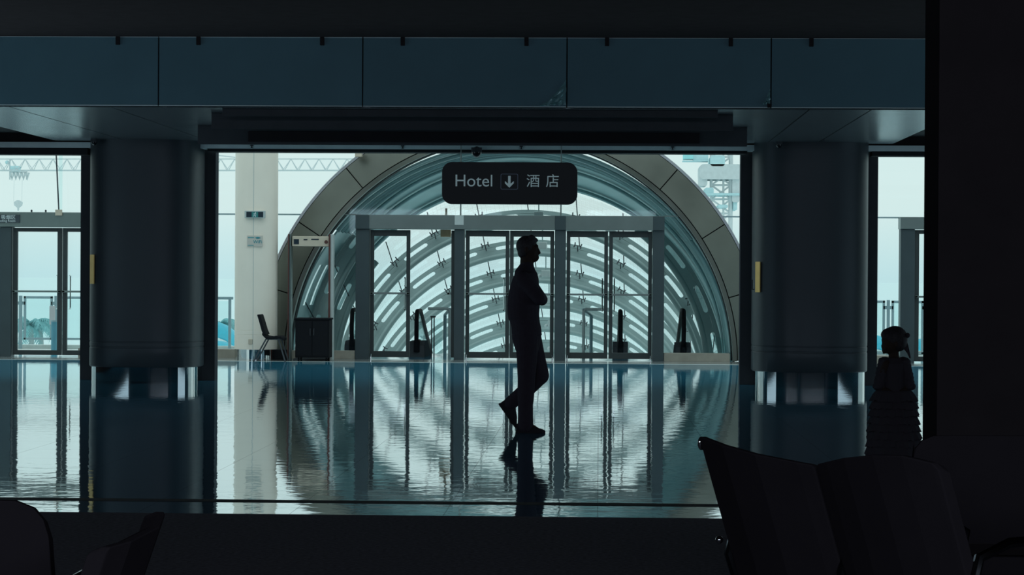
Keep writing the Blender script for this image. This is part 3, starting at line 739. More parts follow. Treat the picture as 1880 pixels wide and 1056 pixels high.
# exit sign
a, b = front(449.5, 387), front(487, 400.5); Ye = YK-kr-0.03
t = thing('exit_sign', 'small dark exit sign with running figure on the cream column', 'exit sign', ((a.x+b.x)/2, Ye, b.z))
MB().box(a.x, b.x, Ye-0.03, Ye+0.035, b.z, a.z).build('housing', M_grey, t, bevel=0.004)
MB().box(a.x+0.03, b.x-0.03, Ye-0.034, Ye-0.02, b.z+0.012, a.z-0.018).build('sign_face', M_screen, t)
xm = (a.x+b.x)/2; zm = (a.z+b.z)/2-0.003
MB().box(xm-0.05, xm+0.055, Ye-0.036, Ye-0.03, b.z+0.014, a.z-0.02).build('icon_panel', mat('dim_green_icon', (0.03, 0.22, 0.22), 0.4), t)
mb = MB(); mb.ball((xm+0.012, Ye-0.037, zm+0.032), (0.008, 0.003, 0.008), 8, 4)
mb.tube([(xm+0.008, Ye-0.037, zm+0.022), (xm, Ye-0.037, zm-0.005)], 0.007, 6).tube([(xm, Ye-0.037, zm-0.005), (xm+0.018, Ye-0.037, zm-0.018), (xm+0.012, Ye-0.037, zm-0.036)], 0.005, 6)
mb.tube([(xm, Ye-0.037, zm-0.005), (xm-0.010, Ye-0.037, zm-0.022), (xm-0.03, Ye-0.037, zm-0.028)], 0.005, 6).tube([(xm+0.008, Ye-0.037, zm+0.02), (xm+0.026, Ye-0.037, zm+0.006)], 0.004, 6).tube([(xm+0.008, Ye-0.037, zm+0.02), (xm-0.015, Ye-0.037, zm+0.014), (xm-0.022, Ye-0.037, zm+0.0)], 0.004, 6)
mb.build('running_figure', M_letter, t)
# wifi notice
a, b = front(453.5, 432.5), front(481.5, 452.5); Yn = YK-kr-0.012
t = thing('wifi_notice', 'small square WiFi notice with teal print on the cream column', 'notice', ((a.x+b.x)/2, Yn, b.z))
MB().box(a.x, b.x, Yn-0.004, Yn+0.03, b.z, a.z).build('board', mat('off_white_board', (0.60, 0.57, 0.52), 0.6), t)
text('WiFi', 0.075, (a.x+0.172, Yn-0.006, b.z+0.072), M_teal, t, sx=1.0)
mb = MB(); cxw, czw = a.x+0.175, b.z+0.118
for r_ in (0.018, 0.032, 0.046):
    mb.tube([(cxw+r_*1.15*cos(radians(35+110*i/8)), Yn-0.006, czw+r_*0.7*sin(radians(35+110*i/8))) for i in range(9)], 0.005, 6)
mb.build('wifi_symbol', M_teal, t)
MB().box(a.x+0.012, a.x+0.115, Yn-0.006, Yn, b.z+0.135, b.z+0.150).box(a.x+0.012, a.x+0.11, Yn-0.006, Yn, b.z+0.012, b.z+0.022).build('print_line', M_teal, t)
a, b = front(455.5, 623), front(463, 632)
o = MB().box(a.x, b.x, YK-kr-0.015, YK-kr+0.03, b.z, a.z).build('wall_socket', M_cream, bevel=0.003); tag(o, 'small cream wall socket low on the cream column', 'socket')

# ================================================================ METAL DETECTOR, CABINET, CHAIR
YM = YW - 0.85
def xm_(px, y=None): return PX(px, YM if y is None else y)
t = thing('metal_detector', 'walk-through metal detector gate beside the cream column', 'metal detector', (xm_(571), YM, 0))
zt = PZ(430, YM, 570); zt2 = PZ(434, YM, 570); zb2 = PZ(452.5, YM, 570)
for p0, p1, e0, e1 in ((531, 534.5, 529, 531), (606.5, 611.5, 603.5, 606.5)):
    o = MB().box(xm_(p0), xm_(p1), YM-0.02, YM+0.2, 0, zt).build('side_panel', M_steel if p0 < 560 else M_grey, t, bevel=0.006)
    MB().box(xm_(e0), xm_(e1), YM-0.05, YM+0.1, 0, zt).build('edge_strip', M_redbr, t, bevel=0.003)
o = MB().box(xm_(536), xm_(604), YM+0.0, YM+0.4, zb2, zt2).build('control_unit', M_cream, t, bevel=0.008)
MB().box(xm_(539), xm_(548.5), YM-0.006, YM+0.01, PZ(448.5, YM, 540), PZ(439, YM, 540)).build('display', M_screen, o)
x_ = xm_(598.5); z_ = PZ(444.5, YM, 600)
mb = MB(); mb.tube([(x_, YM-0.01, z_), (x_, YM+0.01, z_)], 0.03, 16).build('indicator', M_redbr, o)
MB().box(xm_(557), xm_(564), YM-0.004, YM+0.01, PZ(443.5, YM), PZ(441, YM)).box(xm_(571), xm_(585), YM-0.004, YM+0.01, PZ(443, YM), PZ(440.5, YM)).build('print_line', M_screen, o)
MB().box(xm_(539), xm_(606.5), YM, YM+0.45, 0.0, 0.025).build('base_ramp', M_dark, t)
# cabinet
YB = YM-0.55; ca, cb = PX(541.5, YB), PX(606, YB); zc = PZ(584, YB, 570)
t = thing('cabinet', 'black waist-high cabinet standing in front of the metal detector', 'cabinet', ((ca+cb)/2, YB, 0))
MB().box(ca+0.01, cb-0.01, YB, YB+0.45, 0.06, zc-0.03).build('body', M_rubber, t, bevel=0.006)
MB().box(ca-0.005, cb+0.005, YB-0.015, YB+0.46, zc-0.03, zc).build('top', M_rubber, t, bevel=0.008)
for s_ in (0, 1):
    x0 = ca+0.025 if s_ == 0 else (ca+cb)/2+0.005; x1 = (ca+cb)/2-0.005 if s_ == 0 else cb-0.025
    d = MB().box(x0, x1, YB-0.012, YB+0.002, 0.09, zc-0.05).build('door', M_rubber, t, bevel=0.003)
    hx = (ca+cb)/2 + (-0.03 if s_ == 0 else 0.03)
    MB().tube([(hx, YB-0.012, 0.42), (hx, YB-0.03, 0.43), (hx, YB-0.03, 0.52), (hx, YB-0.012, 0.53)], 0.005, 6).build('handle', M_dark, d)
for x in (ca+0.06, cb-0.06):
    for y in (YB+0.06, YB+0.39):
        MB().tube([(x-0.012, y, 0.028), (x+0.012, y, 0.028)], 0.028, 12).tube([(x, y, 0.03), (x, y, 0.062)], 0.01, 6).build('caster', M_rubber, t)
# dark low box between chair and detector
Yq = YM+0.05; qa, qb = PX(507, Yq), PX(528.5, Yq)
# stacked chair seen from the side
def side_chair(x, y, label, dx=1):
    t = thing('side_chair', label, 'chair', (x, y, 0), 'black plastic chairs beside the cream column')
    def L(px, py, dy=0): q = P(px, py, YB+0.1); return Vector((q.x - PX(500, YB+0.1), dy, max(q.z, 0.0)))
    hw_ = 0.215
    # back shell
    prof = [(481, 577), (485, 590), (489.5, 606), (493, 614)]
    def shell(prof, th, w0, w1, n=9):
        rings = []
        for i, (px, py) in enumerate(prof):
            f = i/(len(prof)-1); w = w0+(w1-w0)*f; c = L(px, py)
            nx, nz = th, 0.006
            rg = []
            for j in range(n): v = -1+2*j/(n-1); rg.append((c.x - th/2 - 0.03*v*v*0, w*v, c.z))
            for j in reversed(range(n)): v = -1+2*j/(n-1); rg.append((c.x + th/2, w*v, c.z+0.004))
            rings.append(rg)
        return MB().loft(rings)
    shell(prof, 0.05, 0.19, 0.215).build('backrest', M_rubber, t, local=True, bevel=0.012)
    # seat
    s0 = L(492, 613); mb = MB()
    pts = [(488, 612), (494, 618), (503, 619.5), (512, 618), (522, 618.5), (526, 622)]
    rings = []
    for px, py in pts:
        c = L(px, py); rings.append([(c.x, -hw_, c.z-0.02), (c.x, hw_, c.z-0.02), (c.x, hw_, c.z+0.02), (c.x, -hw_, c.z+0.02)])
    mb.loft(rings); mb.build('seat', M_rubber, t, local=True, bevel=0.01)
    for s_ in (-1, 1):
        a = L(495, 621); b = L(472, 661); MB().tube([(a.x, s_*0.18, a.z), (b.x, s_*0.2, 0.0)], 0.012, 8).build('leg', M_dark, t, local=True)
        a = L(517, 621); b = L(530, 661); MB().tube([(a.x, s_*0.18, a.z), (b.x, s_*0.2, 0.0)], 0.012, 8).build('leg', M_dark, t, local=True)
        a = L(494, 621); b = L(521, 621); MB().tube([(a.x, s_*0.18, a.z-0.005), (b.x, s_*0.18, a.z-0.005)], 0.012, 8).build('seat_rail', M_dark, t, local=True)
    return t
side_chair(PX(500, YB+0.1), YB-0.12, 'black plastic chair in profile facing the metal detector beside the cream column')
# dark crate behind the chair
qa, qb = PX(500, YM), PX(528, YM)
o = MB().box(qa, qb, YM-0.02, YM+0.10, 0.0, PZ(642, YM, 510)).build('skirting_box', M_rubber, bevel=0.005)
tag(o, 'low dark box on the floor behind the black chair', 'box')

# ================================================================ SIDE DOORS (LEFT AND RIGHT EDGE)
def side_portal(x0p, x1p, hy0, hy1, posts, label, refx):
    t = thing('door_portal', label, 'door frame', (PX((x0p+x1p)/2, YD), YD, 0))
    z1, z0 = PZ(hy0, YD, refx), PZ(hy1, YD, refx)
    MB().box(X(x0p), X(x1p), YD-0.14, YD+0.2, z0, z1).build('header', M_steel, t, bevel=0.006)
    for a_, b_ in posts: MB().box(X(a_), X(b_), YD-0.10, YD+0.16, 0, z0-0.002).build('post', M_post, t, bevel=0.006)
    return t, z0, z1
tl, lz0, lz1 = side_portal(-160, 196, 390, 417, ((2, 23), (176, 196), (-160, -140)), 'steel door portal with double glass doors at the left edge of the photo', 60)
tr, rz0, rz1 = side_portal(1651, 1850, 399, 421, ((1652, 1678), (1830, 1850)), 'steel door portal half hidden by the black pillar at the right', 1670)
def leaf2(px0, px1, ztop, label, hpx, grp, hl=True):
    x0, x1 = X(px0), X(px1); z0, z1 = 0.03, ztop-0.012
    t = thing('glass_door', label, 'door', ((x0+x1)/2, YD, 0), grp)
    y0, y1 = YD-0.03, YD+0.03; w = 0.075
    MB().box(x0, x0+w, y0, y1, z0, z1).box(x1-w, x1, y0, y1, z0, z1).box(x0+w, x1-w, y0, y1, z1-0.065, z1).box(x0+w, x1-w, y0, y1, z0, z0+0.08).build('frame', M_leaf, t, bevel=0.003)
    MB().box(x0+w, x1-w, YD-0.006, YD+0.006, z0+0.08, z1-0.065).build('glass', M_glass, t)
    zb = PZ(535, YD, 60) if px0 < 900 else PZ(545, YD, 1690)
    MB().box(x0+0.01, x1-0.01, y0-0.07, y0-0.04, zb-0.016, zb+0.016).box(x0+0.01, x0+0.05, y0-0.07, y0, zb-0.02, zb+0.02).box(x1-0.05, x1-0.01, y0-0.07, y0, zb-0.02, zb+0.02).build('push_bar', M_steel, t, bevel=0.003)
    hx = X(hpx); za, zc2 = zb-0.29, zb+0.27
    MB().tube([(hx, y1, za), (hx, y1+0.06, za), (hx, y1+0.07, za+0.02), (hx, y1+0.07, zc2-0.02), (hx, y1+0.06, zc2), (hx, y1, zc2)], 0.011, 8).build('handle', M_chrome, t)
leaf2(24.5, 114, lz0, 'glass door at the left edge of the photo showing the sea and a blue bin', 103.5, 'glass doors at the left edge')
leaf2(115.5, 176, lz0, 'glass door partly hidden behind the left grey column', 127, 'glass doors at the left edge')
leaf2(-80, 1.5, lz0, 'sliver of a glass door beyond the left steel post', -12, 'glass doors at the left edge')
leaf2(1678.5, 1752, rz0, 'glass door between the girl and the black pillar', 1745, None)
# sign on the left header
a, b = P(-22, 394, YD-0.16), P(36, 409, YD-0.16)
t = thing('door_sign', 'black smoking room sign on the left door header', 'sign', ((a.x+b.x)/2, YD-0.16, b.z))
MB().box(a.x, b.x, YD-0.17, YD-0.142, b.z, a.z).build('sign_board', M_screen, t)
text('吸烟区', 0.082, ((a.x+b.x)/2+0.08, YD-0.172, a.z-0.048), M_letter, t)
text('Smoking Room', 0.052, ((a.x+b.x)/2+0.04, YD-0.172, b.z+0.03), M_letter, t)
a, b = P(102, 385, YD-0.16), P(114, 396, YD-0.16)
o = MB().box(a.x, b.x, YD-0.19, YD-0.141, b.z, a.z).build('junction_box', M_cream, bevel=0.004); tag(o, 'small cream box on the left door header at the foot of a black rod', 'junction box')
a, b = P(103.2, 284, YD-0.165), P(108, 386, YD-0.165)
o = MB().tube([b, a, P(102.6, 262, YD-0.165)], 0.012, 8).build('cable_rod', M_dark); tag(o, 'thin black leaning rod rising from the cream box on the left header', 'rod')
for px in (58, 84):
    q = P(px, 389, YD); o = MB().box(q.x-0.012, q.x+0.012, YD-0.012, YD+0.012, lz1, lz1+0.03).ball((q.x, YD, lz1+0.03), 0.016, 8, 5).build('header_clip', M_dark)
    tag(o, 'small dark knob on the left door header, the ' + ('left' if px == 58 else 'right') + ' one of two', 'knob', 'knobs on the left door header')
q0, q1 = P(652, 279, YW-0.3), P(664, 288, YW-0.3)
o = MB().box(q0.x, q1.x, YW-0.33, YW-0.15, q1.z, q0.z+0.02).build('junction_box', M_cream, bevel=0.004); tag(o, 'small cream box at the upper left of the arch rim', 'junction box')

# ================================================================ OUTSIDE
S(MB().box(-30, 30, YW+0.2, YW+5.2, -0.35, -0.06), 'floor', M_deck).location.z -= 0.0
# the deck must not cut through the tunnel: two pieces either side
bpy.data.objects.remove([o for o in bpy.data.objects if o.name.startswith('floor') and o.data.materials[0] == M_deck][0])
S(MB().box(-30, CX-R0-0.4, YW+0.2, YW+5.2, -0.35, -0.02), 'floor', M_deck)
S(MB().box(CX+R0+0.4, 30, YW+0.2, YW+5.2, -0.35, -0.02), 'floor', M_deck)
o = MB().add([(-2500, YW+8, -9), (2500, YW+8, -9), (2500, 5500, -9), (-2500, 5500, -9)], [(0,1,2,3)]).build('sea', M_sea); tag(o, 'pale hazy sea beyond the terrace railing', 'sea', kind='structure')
YO = YW + 4.6
def O(px, py): return P(px, py, YO)
def railing(pxs, label, ytop=545, ybot=622, refx=60, ends=()):
    x0, x1 = O(pxs[0], 540).x, O(pxs[-1], 540).x; zt = O(refx, ytop).z; zb = O(refx, ybot).z
    t = thing('railing', label, 'railing', ((x0+x1)/2, YO, -0.02), 'terrace railings outside')
    for i in range(len(pxs)-1):
        a_, b_ = O(pxs[i], 540).x+0.06, O(pxs[i+1], 540).x-0.06
        MB().box(a_, b_, YO-0.02, YO+0.02, zt-0.045, zt).box(a_, b_, YO-0.02, YO+0.02, zb, zb+0.04).box(a_, a_+0.045, YO-0.02, YO+0.02, zb, zt).box(b_-0.045, b_, YO-0.02, YO+0.02, zb, zt).build('panel_frame', M_rail, t, bevel=0.004)
        MB().box(a_+0.045, b_-0.045, YO-0.005, YO+0.005, zb+0.04, zt-0.045).build('glass', M_tealglass, t)
    for px in pxs:
        x = O(px, 540).x; MB().box(x-0.028, x+0.028, YO-0.03, YO+0.03, -0.02, zt+0.01).build('post', M_rail, t, bevel=0.004)
        MB().box(x-0.09, x+0.09, YO-0.02, YO+0.02, zt-0.16, zt-0.10).build('clamp', M_rail, t)
railing((-64, 38, 103, 205), 'terrace railing with framed glass seen through the left glass doors', 544, 624, 70)
railing((1521, 1631, 1702, 1790), 'terrace railing with framed glass at the right beside the girl', 552, 650, 1630)
# railing left of the cream column: continuous top rail
zt = O(410, 545).z; t = thing('railing', 'terrace railing with a broad top rail left of the cream column', 'railing', (O(415, 545).x, YO, -0.02), 'terrace railings outside')
MB().box(O(330, 545).x, O(428, 545).x, YO-0.04, YO+0.04, zt-0.05, zt).build('top_rail', M_rail, t, bevel=0.006)
for px in (345, 422):
    x = O(px, 560).x; MB().box(x-0.024, x+0.024, YO-0.03, YO+0.03, -0.02, zt-0.05).build('post', M_rail, t, bevel=0.004)
MB().box(O(347, 560).x, O(420, 560).x, YO-0.005, YO+0.005, 0.05, zt-0.08).build('glass', M_tealglass, t)
# kerb planter strips outside
for xa_, xb_, lab in ((-30, CX-R0-0.5, 'low pale kerb under the left terrace railing'), (CX+R0+0.5, 30, 'low pale kerb under the right terrace railing')):
    o = MB().box(xa_, xb_, YO+0.2, YO+0.5, -0.02, 0.05).build('kerb', M_deck, bevel=0.01); tag(o, lab, 'kerb', kind='structure')
# bin and board by the left door
Yb = YO - 1.6
a, b = P(94, 591, Yb), P(104.5, 645, Yb)
t = thing('litter_bin', 'slim blue litter bin outside the left glass door', 'bin', ((a.x+b.x)/2, Yb, -0.02))
MB().cyl((a.x+b.x)/2, Yb, -0.02, a.z, (b.x-a.x)/2, 24).build('body', M_bluebin, t)
MB().cyl((a.x+b.x)/2, Yb, a.z, a.z+0.03, (b.x-a.x)/2+0.008, 24).build('lid', M_rail, t)
a, b = P(91, 562, Yb+0.3), P(101, 596, Yb+0.3)
t = thing('notice_post', 'pale notice board on a post above the blue bin', 'notice board', ((a.x+b.x)/2, Yb+0.3, -0.02))
MB().box(a.x, b.x, Yb+0.29, Yb+0.31, b.z, a.z).build('board', M_pink, t)
MB().box(b.x-0.03, b.x+0.0, Yb+0.31, Yb+0.34, -0.02, a.z).build('post', M_rail, t)

def palm(px, py_top, py_base, Y, label, seed, scale=1.0):
    rnd = random.Random(seed); tp = P(px, py_top, Y); bs = P(px, py_base, Y)
    t = thing('palm_tree', label, 'palm tree', (bs.x, Y, -9))
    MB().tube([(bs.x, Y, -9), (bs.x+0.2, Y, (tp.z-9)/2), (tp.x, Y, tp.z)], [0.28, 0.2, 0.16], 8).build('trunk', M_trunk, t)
    mb = MB()
    for k in range(18):
        a_ = 2*pi*k/18 + rnd.uniform(-.15, .15); el = rnd.uniform(-0.1, 1.1); L = (2.4+rnd.random()*0.8)*scale
        pts = []
        for i in range(8):
            f = i/7; r = L*f*cos(el*0.6); z = tp.z + L*(sin(el)*f - 0.8*f*f)
            pts.append(Vector((tp.x + r*cos(a_), Y + r*sin(a_), z)))
        for i in range(7):
            d = (pts[i+1]-pts[i]).normalized(); sd = d.cross(Vector((0, 0, 1))).normalized()
            for s_ in (-1, 1):
                for q in (0, 0.5):
                    p = pts[i].lerp(pts[i+1], q); tip = p + sd*s_*0.55*scale*(1-0.6*abs(i/6-0.4)) + d*0.3 - Vector((0, 0, 0.35*scale))
                    w_ = d*0.10*scale
                    mb.add([p-w_, p+w_, tip, p-w_+Vector((0, 0, .02)), p+w_+Vector((0, 0, .02)), tip+Vector((0, 0, .02))], [(0,1,2),(5,4,3),(0,3,4,1),(1,4,5,2),(2,5,3,0)])
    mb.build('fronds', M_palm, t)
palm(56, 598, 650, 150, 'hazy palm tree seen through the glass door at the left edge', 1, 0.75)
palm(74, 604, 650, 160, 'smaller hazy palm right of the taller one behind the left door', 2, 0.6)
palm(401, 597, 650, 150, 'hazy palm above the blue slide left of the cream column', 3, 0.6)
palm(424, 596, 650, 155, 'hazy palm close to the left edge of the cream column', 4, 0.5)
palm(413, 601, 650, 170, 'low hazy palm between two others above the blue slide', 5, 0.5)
# pool slides
def slide(pts_px, Y, r, label, m1, m2):
    pts = [P(a_, b_, Y+i*0.6) for i, (a_, b_) in enumerate(pts_px)]
    c = pts[len(pts)//2]; t = thing('water_slide', label, 'water slide', (c.x, Y, -9))
    MB().tube(pts, r, 12).build('chute', m1, t, smooth=True)
    MB().tube([p + Vector((0, -r*0.7, -r*1.15)) for p in pts], r*0.5, 8).build('chute_edge', m2, t, smooth=True)
    for p in (pts[0], pts[-1]): MB().tube([p, (p.x, p.y, -9)], 0.12, 8).build('support', M_slidew, t)
slide([(385, 606), (398, 607), (410, 612), (420, 620), (434, 632)], 110, 0.42, 'bright blue water slide with white edge left of the cream column', M_slide, M_slidew)
slide([(385, 640), (398, 638), (412, 640), (425, 648)], 100, 0.30, 'lower blue water slide just above the sill', M_slide, M_slidew)
slide([(1590, 636), (1604, 629), (1618, 633), (1640, 644), (1660, 648)], 110, 0.38, 'blue water slide behind the girl at the right', M_slide, M_slidew)
slide([(1670, 640), (1690, 637), (1704, 640)], 110, 0.38, 'blue water slide seen through the right glass door', M_slide, M_slidew)

# tower crane jib (far left, runs behind the cream column)
YJ = 210.0
def J(px, py): return P(px, py, YJ)
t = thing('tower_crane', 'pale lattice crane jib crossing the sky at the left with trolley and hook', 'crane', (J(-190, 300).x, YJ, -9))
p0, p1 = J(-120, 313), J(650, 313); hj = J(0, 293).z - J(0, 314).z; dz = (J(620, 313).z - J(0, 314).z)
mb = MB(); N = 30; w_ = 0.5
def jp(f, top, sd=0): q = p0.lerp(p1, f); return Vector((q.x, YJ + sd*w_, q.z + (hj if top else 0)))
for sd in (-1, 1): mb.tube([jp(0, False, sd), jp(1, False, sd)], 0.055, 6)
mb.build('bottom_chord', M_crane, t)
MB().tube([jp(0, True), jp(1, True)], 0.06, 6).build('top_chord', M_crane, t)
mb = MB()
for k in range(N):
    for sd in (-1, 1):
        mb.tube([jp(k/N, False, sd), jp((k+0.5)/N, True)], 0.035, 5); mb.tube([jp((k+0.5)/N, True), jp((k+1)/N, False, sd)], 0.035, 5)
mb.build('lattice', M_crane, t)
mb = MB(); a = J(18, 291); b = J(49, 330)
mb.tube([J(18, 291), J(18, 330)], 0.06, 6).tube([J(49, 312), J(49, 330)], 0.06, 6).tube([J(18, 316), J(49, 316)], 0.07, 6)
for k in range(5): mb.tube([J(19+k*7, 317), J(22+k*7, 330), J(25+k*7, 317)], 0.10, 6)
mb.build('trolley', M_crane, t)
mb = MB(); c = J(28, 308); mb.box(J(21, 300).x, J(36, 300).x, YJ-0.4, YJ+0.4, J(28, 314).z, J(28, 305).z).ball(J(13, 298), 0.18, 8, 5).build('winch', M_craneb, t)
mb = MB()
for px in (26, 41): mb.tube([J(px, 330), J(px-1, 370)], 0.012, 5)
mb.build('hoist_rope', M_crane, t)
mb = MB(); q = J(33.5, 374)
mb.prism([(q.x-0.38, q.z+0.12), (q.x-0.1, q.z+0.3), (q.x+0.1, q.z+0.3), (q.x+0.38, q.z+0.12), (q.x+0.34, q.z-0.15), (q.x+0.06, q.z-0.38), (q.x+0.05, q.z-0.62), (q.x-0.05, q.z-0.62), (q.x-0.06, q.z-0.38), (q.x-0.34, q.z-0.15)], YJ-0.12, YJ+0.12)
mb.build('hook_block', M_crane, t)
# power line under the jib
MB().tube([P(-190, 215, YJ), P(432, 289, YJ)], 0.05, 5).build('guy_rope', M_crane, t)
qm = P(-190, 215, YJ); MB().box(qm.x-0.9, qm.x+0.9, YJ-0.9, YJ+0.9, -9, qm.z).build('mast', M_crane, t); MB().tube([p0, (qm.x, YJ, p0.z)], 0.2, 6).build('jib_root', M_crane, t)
# tower crane at right
YT = 120.0
def T(px, py, dy=0): return P(px, py, YT+dy)
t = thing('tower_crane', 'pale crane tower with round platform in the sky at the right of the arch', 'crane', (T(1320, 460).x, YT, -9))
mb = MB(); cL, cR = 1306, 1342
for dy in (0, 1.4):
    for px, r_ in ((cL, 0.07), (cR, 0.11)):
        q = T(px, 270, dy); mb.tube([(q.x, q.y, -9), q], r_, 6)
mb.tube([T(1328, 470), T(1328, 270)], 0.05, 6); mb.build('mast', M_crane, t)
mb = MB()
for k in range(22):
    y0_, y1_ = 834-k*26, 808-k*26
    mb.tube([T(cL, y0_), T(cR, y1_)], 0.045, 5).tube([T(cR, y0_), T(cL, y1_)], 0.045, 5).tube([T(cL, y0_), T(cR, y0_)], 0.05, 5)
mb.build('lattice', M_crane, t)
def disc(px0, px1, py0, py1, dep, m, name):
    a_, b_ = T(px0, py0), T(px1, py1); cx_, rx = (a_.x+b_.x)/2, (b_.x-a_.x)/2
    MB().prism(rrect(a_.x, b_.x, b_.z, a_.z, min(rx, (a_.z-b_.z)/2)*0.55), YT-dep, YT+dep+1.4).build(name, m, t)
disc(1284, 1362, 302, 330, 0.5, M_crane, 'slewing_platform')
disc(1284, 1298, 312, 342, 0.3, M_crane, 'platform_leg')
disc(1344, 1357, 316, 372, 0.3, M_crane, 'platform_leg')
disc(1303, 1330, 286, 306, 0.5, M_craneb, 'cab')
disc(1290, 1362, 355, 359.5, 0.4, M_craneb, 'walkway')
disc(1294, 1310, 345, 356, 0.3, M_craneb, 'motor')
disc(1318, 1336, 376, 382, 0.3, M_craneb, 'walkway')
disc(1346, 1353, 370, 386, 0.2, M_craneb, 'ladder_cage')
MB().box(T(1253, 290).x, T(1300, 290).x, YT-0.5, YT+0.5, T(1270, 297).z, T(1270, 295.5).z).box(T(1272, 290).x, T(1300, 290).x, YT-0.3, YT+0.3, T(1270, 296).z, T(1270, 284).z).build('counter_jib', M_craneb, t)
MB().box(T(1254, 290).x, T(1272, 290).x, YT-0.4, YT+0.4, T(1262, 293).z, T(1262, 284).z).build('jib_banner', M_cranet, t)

# ================================================================ MAN
pm = FL(966, 794); YMN = pm.y
def G(px, py, dy=0.0):
    q = P(px, py, YMN); return Vector((q.x, YMN+dy, q.z))
man = thing('person', 'man in dark clothes walking right with arms folded before the glass doors', 'person', (pm.x, YMN, 0))
def remesh(o, vox, sm=6, fac=0.5):
    r = o.modifiers.new('remesh', 'REMESH'); r.mode = 'VOXEL'; r.voxel_size = vox; r.use_smooth_shade = True
    s_ = o.modifiers.new('smooth', 'SMOOTH'); s_.iterations = sm; s_.factor = fac
    return o
def elring(c, rx, ry, n=20, tilt=0.0):
    return [(c.x + rx*cos(2*pi*j/n)*cos(tilt), c.y + ry*sin(2*pi*j/n), c.z + rx*cos(2*pi*j/n)*sin(tilt)) for j in range(n)]
sM = F/YMN
def m_(px): return px/sM
def torso(mb, grow=0.0):
    # (back px, front px, row, half width across)
    rows = [(949, 984, 500, 0.15), (943, 987, 512, 0.19), (938, 988, 528, 0.195), (934.5, 989, 545, 0.19), (933, 989, 562, 0.175), (933.5, 988, 577, 0.165), (938, 989, 590, 0.165), (941, 992, 603, 0.17), (942, 993, 617, 0.165)]
    rings = []
    for xb, xf, py, hw_ in rows:
        c = G((xb+xf)/2, py); rings.append(elring(c, m_((xf-xb)/2)+grow, hw_+grow))
    mb.loft(rings)
    mb.loft([elring(G(968, 480), m_(10.0)+grow*.3, 0.055+grow*.3), elring(G(966.3, 488), m_(12.5)+grow*.6, 0.075+grow*.5), elring(G(964.5, 496), m_(17)+grow*.7, 0.115+grow), elring(G(965, 504), m_(20)+grow*.7, 0.17+grow)])
def leg_stand(mb, g=0.0, dy=-0.075):
    for a_, b_, ra, rb in (((967, 612), (968, 655), 21, 18), ((968, 655), (967, 694), 18, 15.2), ((967, 694), (965.5, 735), 15.2, 14), ((965.5, 735), (965, 779), 13.2, 9.5)):
        mb.caps(G(a_[0], a_[1], dy), G(b_[0], b_[1], dy), m_(ra)+g, m_(rb)+g)
def leg_raised(mb, g=0.0, dy=0.085):
    for a_, b_, ra, rb in (((970, 612), (979, 655), 21, 20), ((979, 655), (990, 690), 20, 17), ((990, 690), (967, 716), 16.5, 13.5), ((967, 716), (936, 742), 13.5, 11.5)):
        mb.caps(G(a_[0], a_[1], dy), G(b_[0], b_[1], dy), m_(ra)+g, m_(rb)+g)
def arms(mb, g=0.0, hands=True):
    # near (right) arm folded, forearm crossing to the far side; far (left) arm crossing over it
    sh = G(961, 511, -0.185); el = G(990.5, 549, -0.215); wr = G(990, 548, 0.04)
    mb.caps(sh, el, 0.058+g, 0.047+g); mb.caps(el, wr, 0.045+g, 0.030+g)
    sh2 = G(965, 511, 0.185); el2 = G(994, 551, 0.215); wr2 = G(991, 541, -0.06)
    mb.caps(sh2, el2, 0.055+g, 0.045+g); mb.caps(el2, wr2, 0.044+g, 0.030+g)
    return wr, wr2
def hand(mb, base, d, up, sgn):
    d = d.normalized(); up = up.normalized(); sd = d.cross(up).normalized()
    R_ = Matrix((d, sd, up)).transposed()
    mb.ball(base + d*0.045, (0.055, 0.042, 0.016), 12, 8, rot=R_)
    mb.caps(base, base+d*0.02, 0.026, 0.024, 10)
    for k, (off, L) in enumerate(((0.032, 0.066), (0.011, 0.076), (-0.011, 0.071), (-0.031, 0.056))):
        p = base + d*0.085 + sd*off; q = p + d*L*0.5 - up*0.010; r = q + d*L*0.35 - up*0.024
        mb.caps(p, q, 0.0095, 0.0085, 8); mb.caps(q, r, 0.0085, 0.007, 8)
    p = base + d*0.025 + sd*sgn*0.034; q = p + d*0.032 + sd*sgn*0.022; mb.caps(p, q, 0.012, 0.010, 8); mb.caps(q, q + d*0.026 + sd*sgn*0.003 - up*0.006, 0.010, 0.008, 8)
def head(mb, G_, s, face=1):
    # head in profile facing +x; s = pixels per head unit scale
    c = G_(967.5, 455)
    mb.ball(G_(966.5, 452.5), (m_(18.8), 0.074, m_(18.4)), 24, 14)
    mb.ball(G_(973, 463), (m_(15.0), 0.066, m_(17.5)), 20, 12)
    mb.ball(G_(980.5, 475), (m_(8.4), 0.038, m_(6.6)), 14, 8)           # chin / jaw
    mb.ball(G_(984.5, 452), (m_(4.2), 0.055, m_(3.4)), 12, 8)           # brow
    mb.tube([G_(986, 454), G_(990.3, 464.6)], [0.010, 0.015], 10); mb.ball(G_(990.2, 464.8), (0.014, 0.016, 0.011), 10, 6)   # nose
    mb.ball(G_(986.0, 470.0), (0.014, 0.03, 0.012), 10, 6); mb.ball(G_(987.6, 472.6), (0.014, 0.026, 0.009), 10, 6); mb.ball(G_(987, 475.0), (0.013, 0.023, 0.008), 10, 6)        # lips
    for sd in (-1, 1):
        mb.ball(G_(983.5, 457.2, sd*0.032), (0.012, 0.013, 0.010), 10, 6)   # eyes
        mb.ball(G_(979, 465, sd*0.045), (0.022, 0.018, 0.022), 10, 6)       # cheek
        mb.ball(G_(967, 460, sd*0.079), (0.017, 0.010, 0.029), 12, 8)       # ear
    mb.caps(G_(967, 472), G_(967.5, 492), m_(11.8), m_(13.0))
mb = MB(); torso(mb); leg_stand(mb); leg_raised(mb); wr, wr2 = arms(mb); head(mb, G, 1)
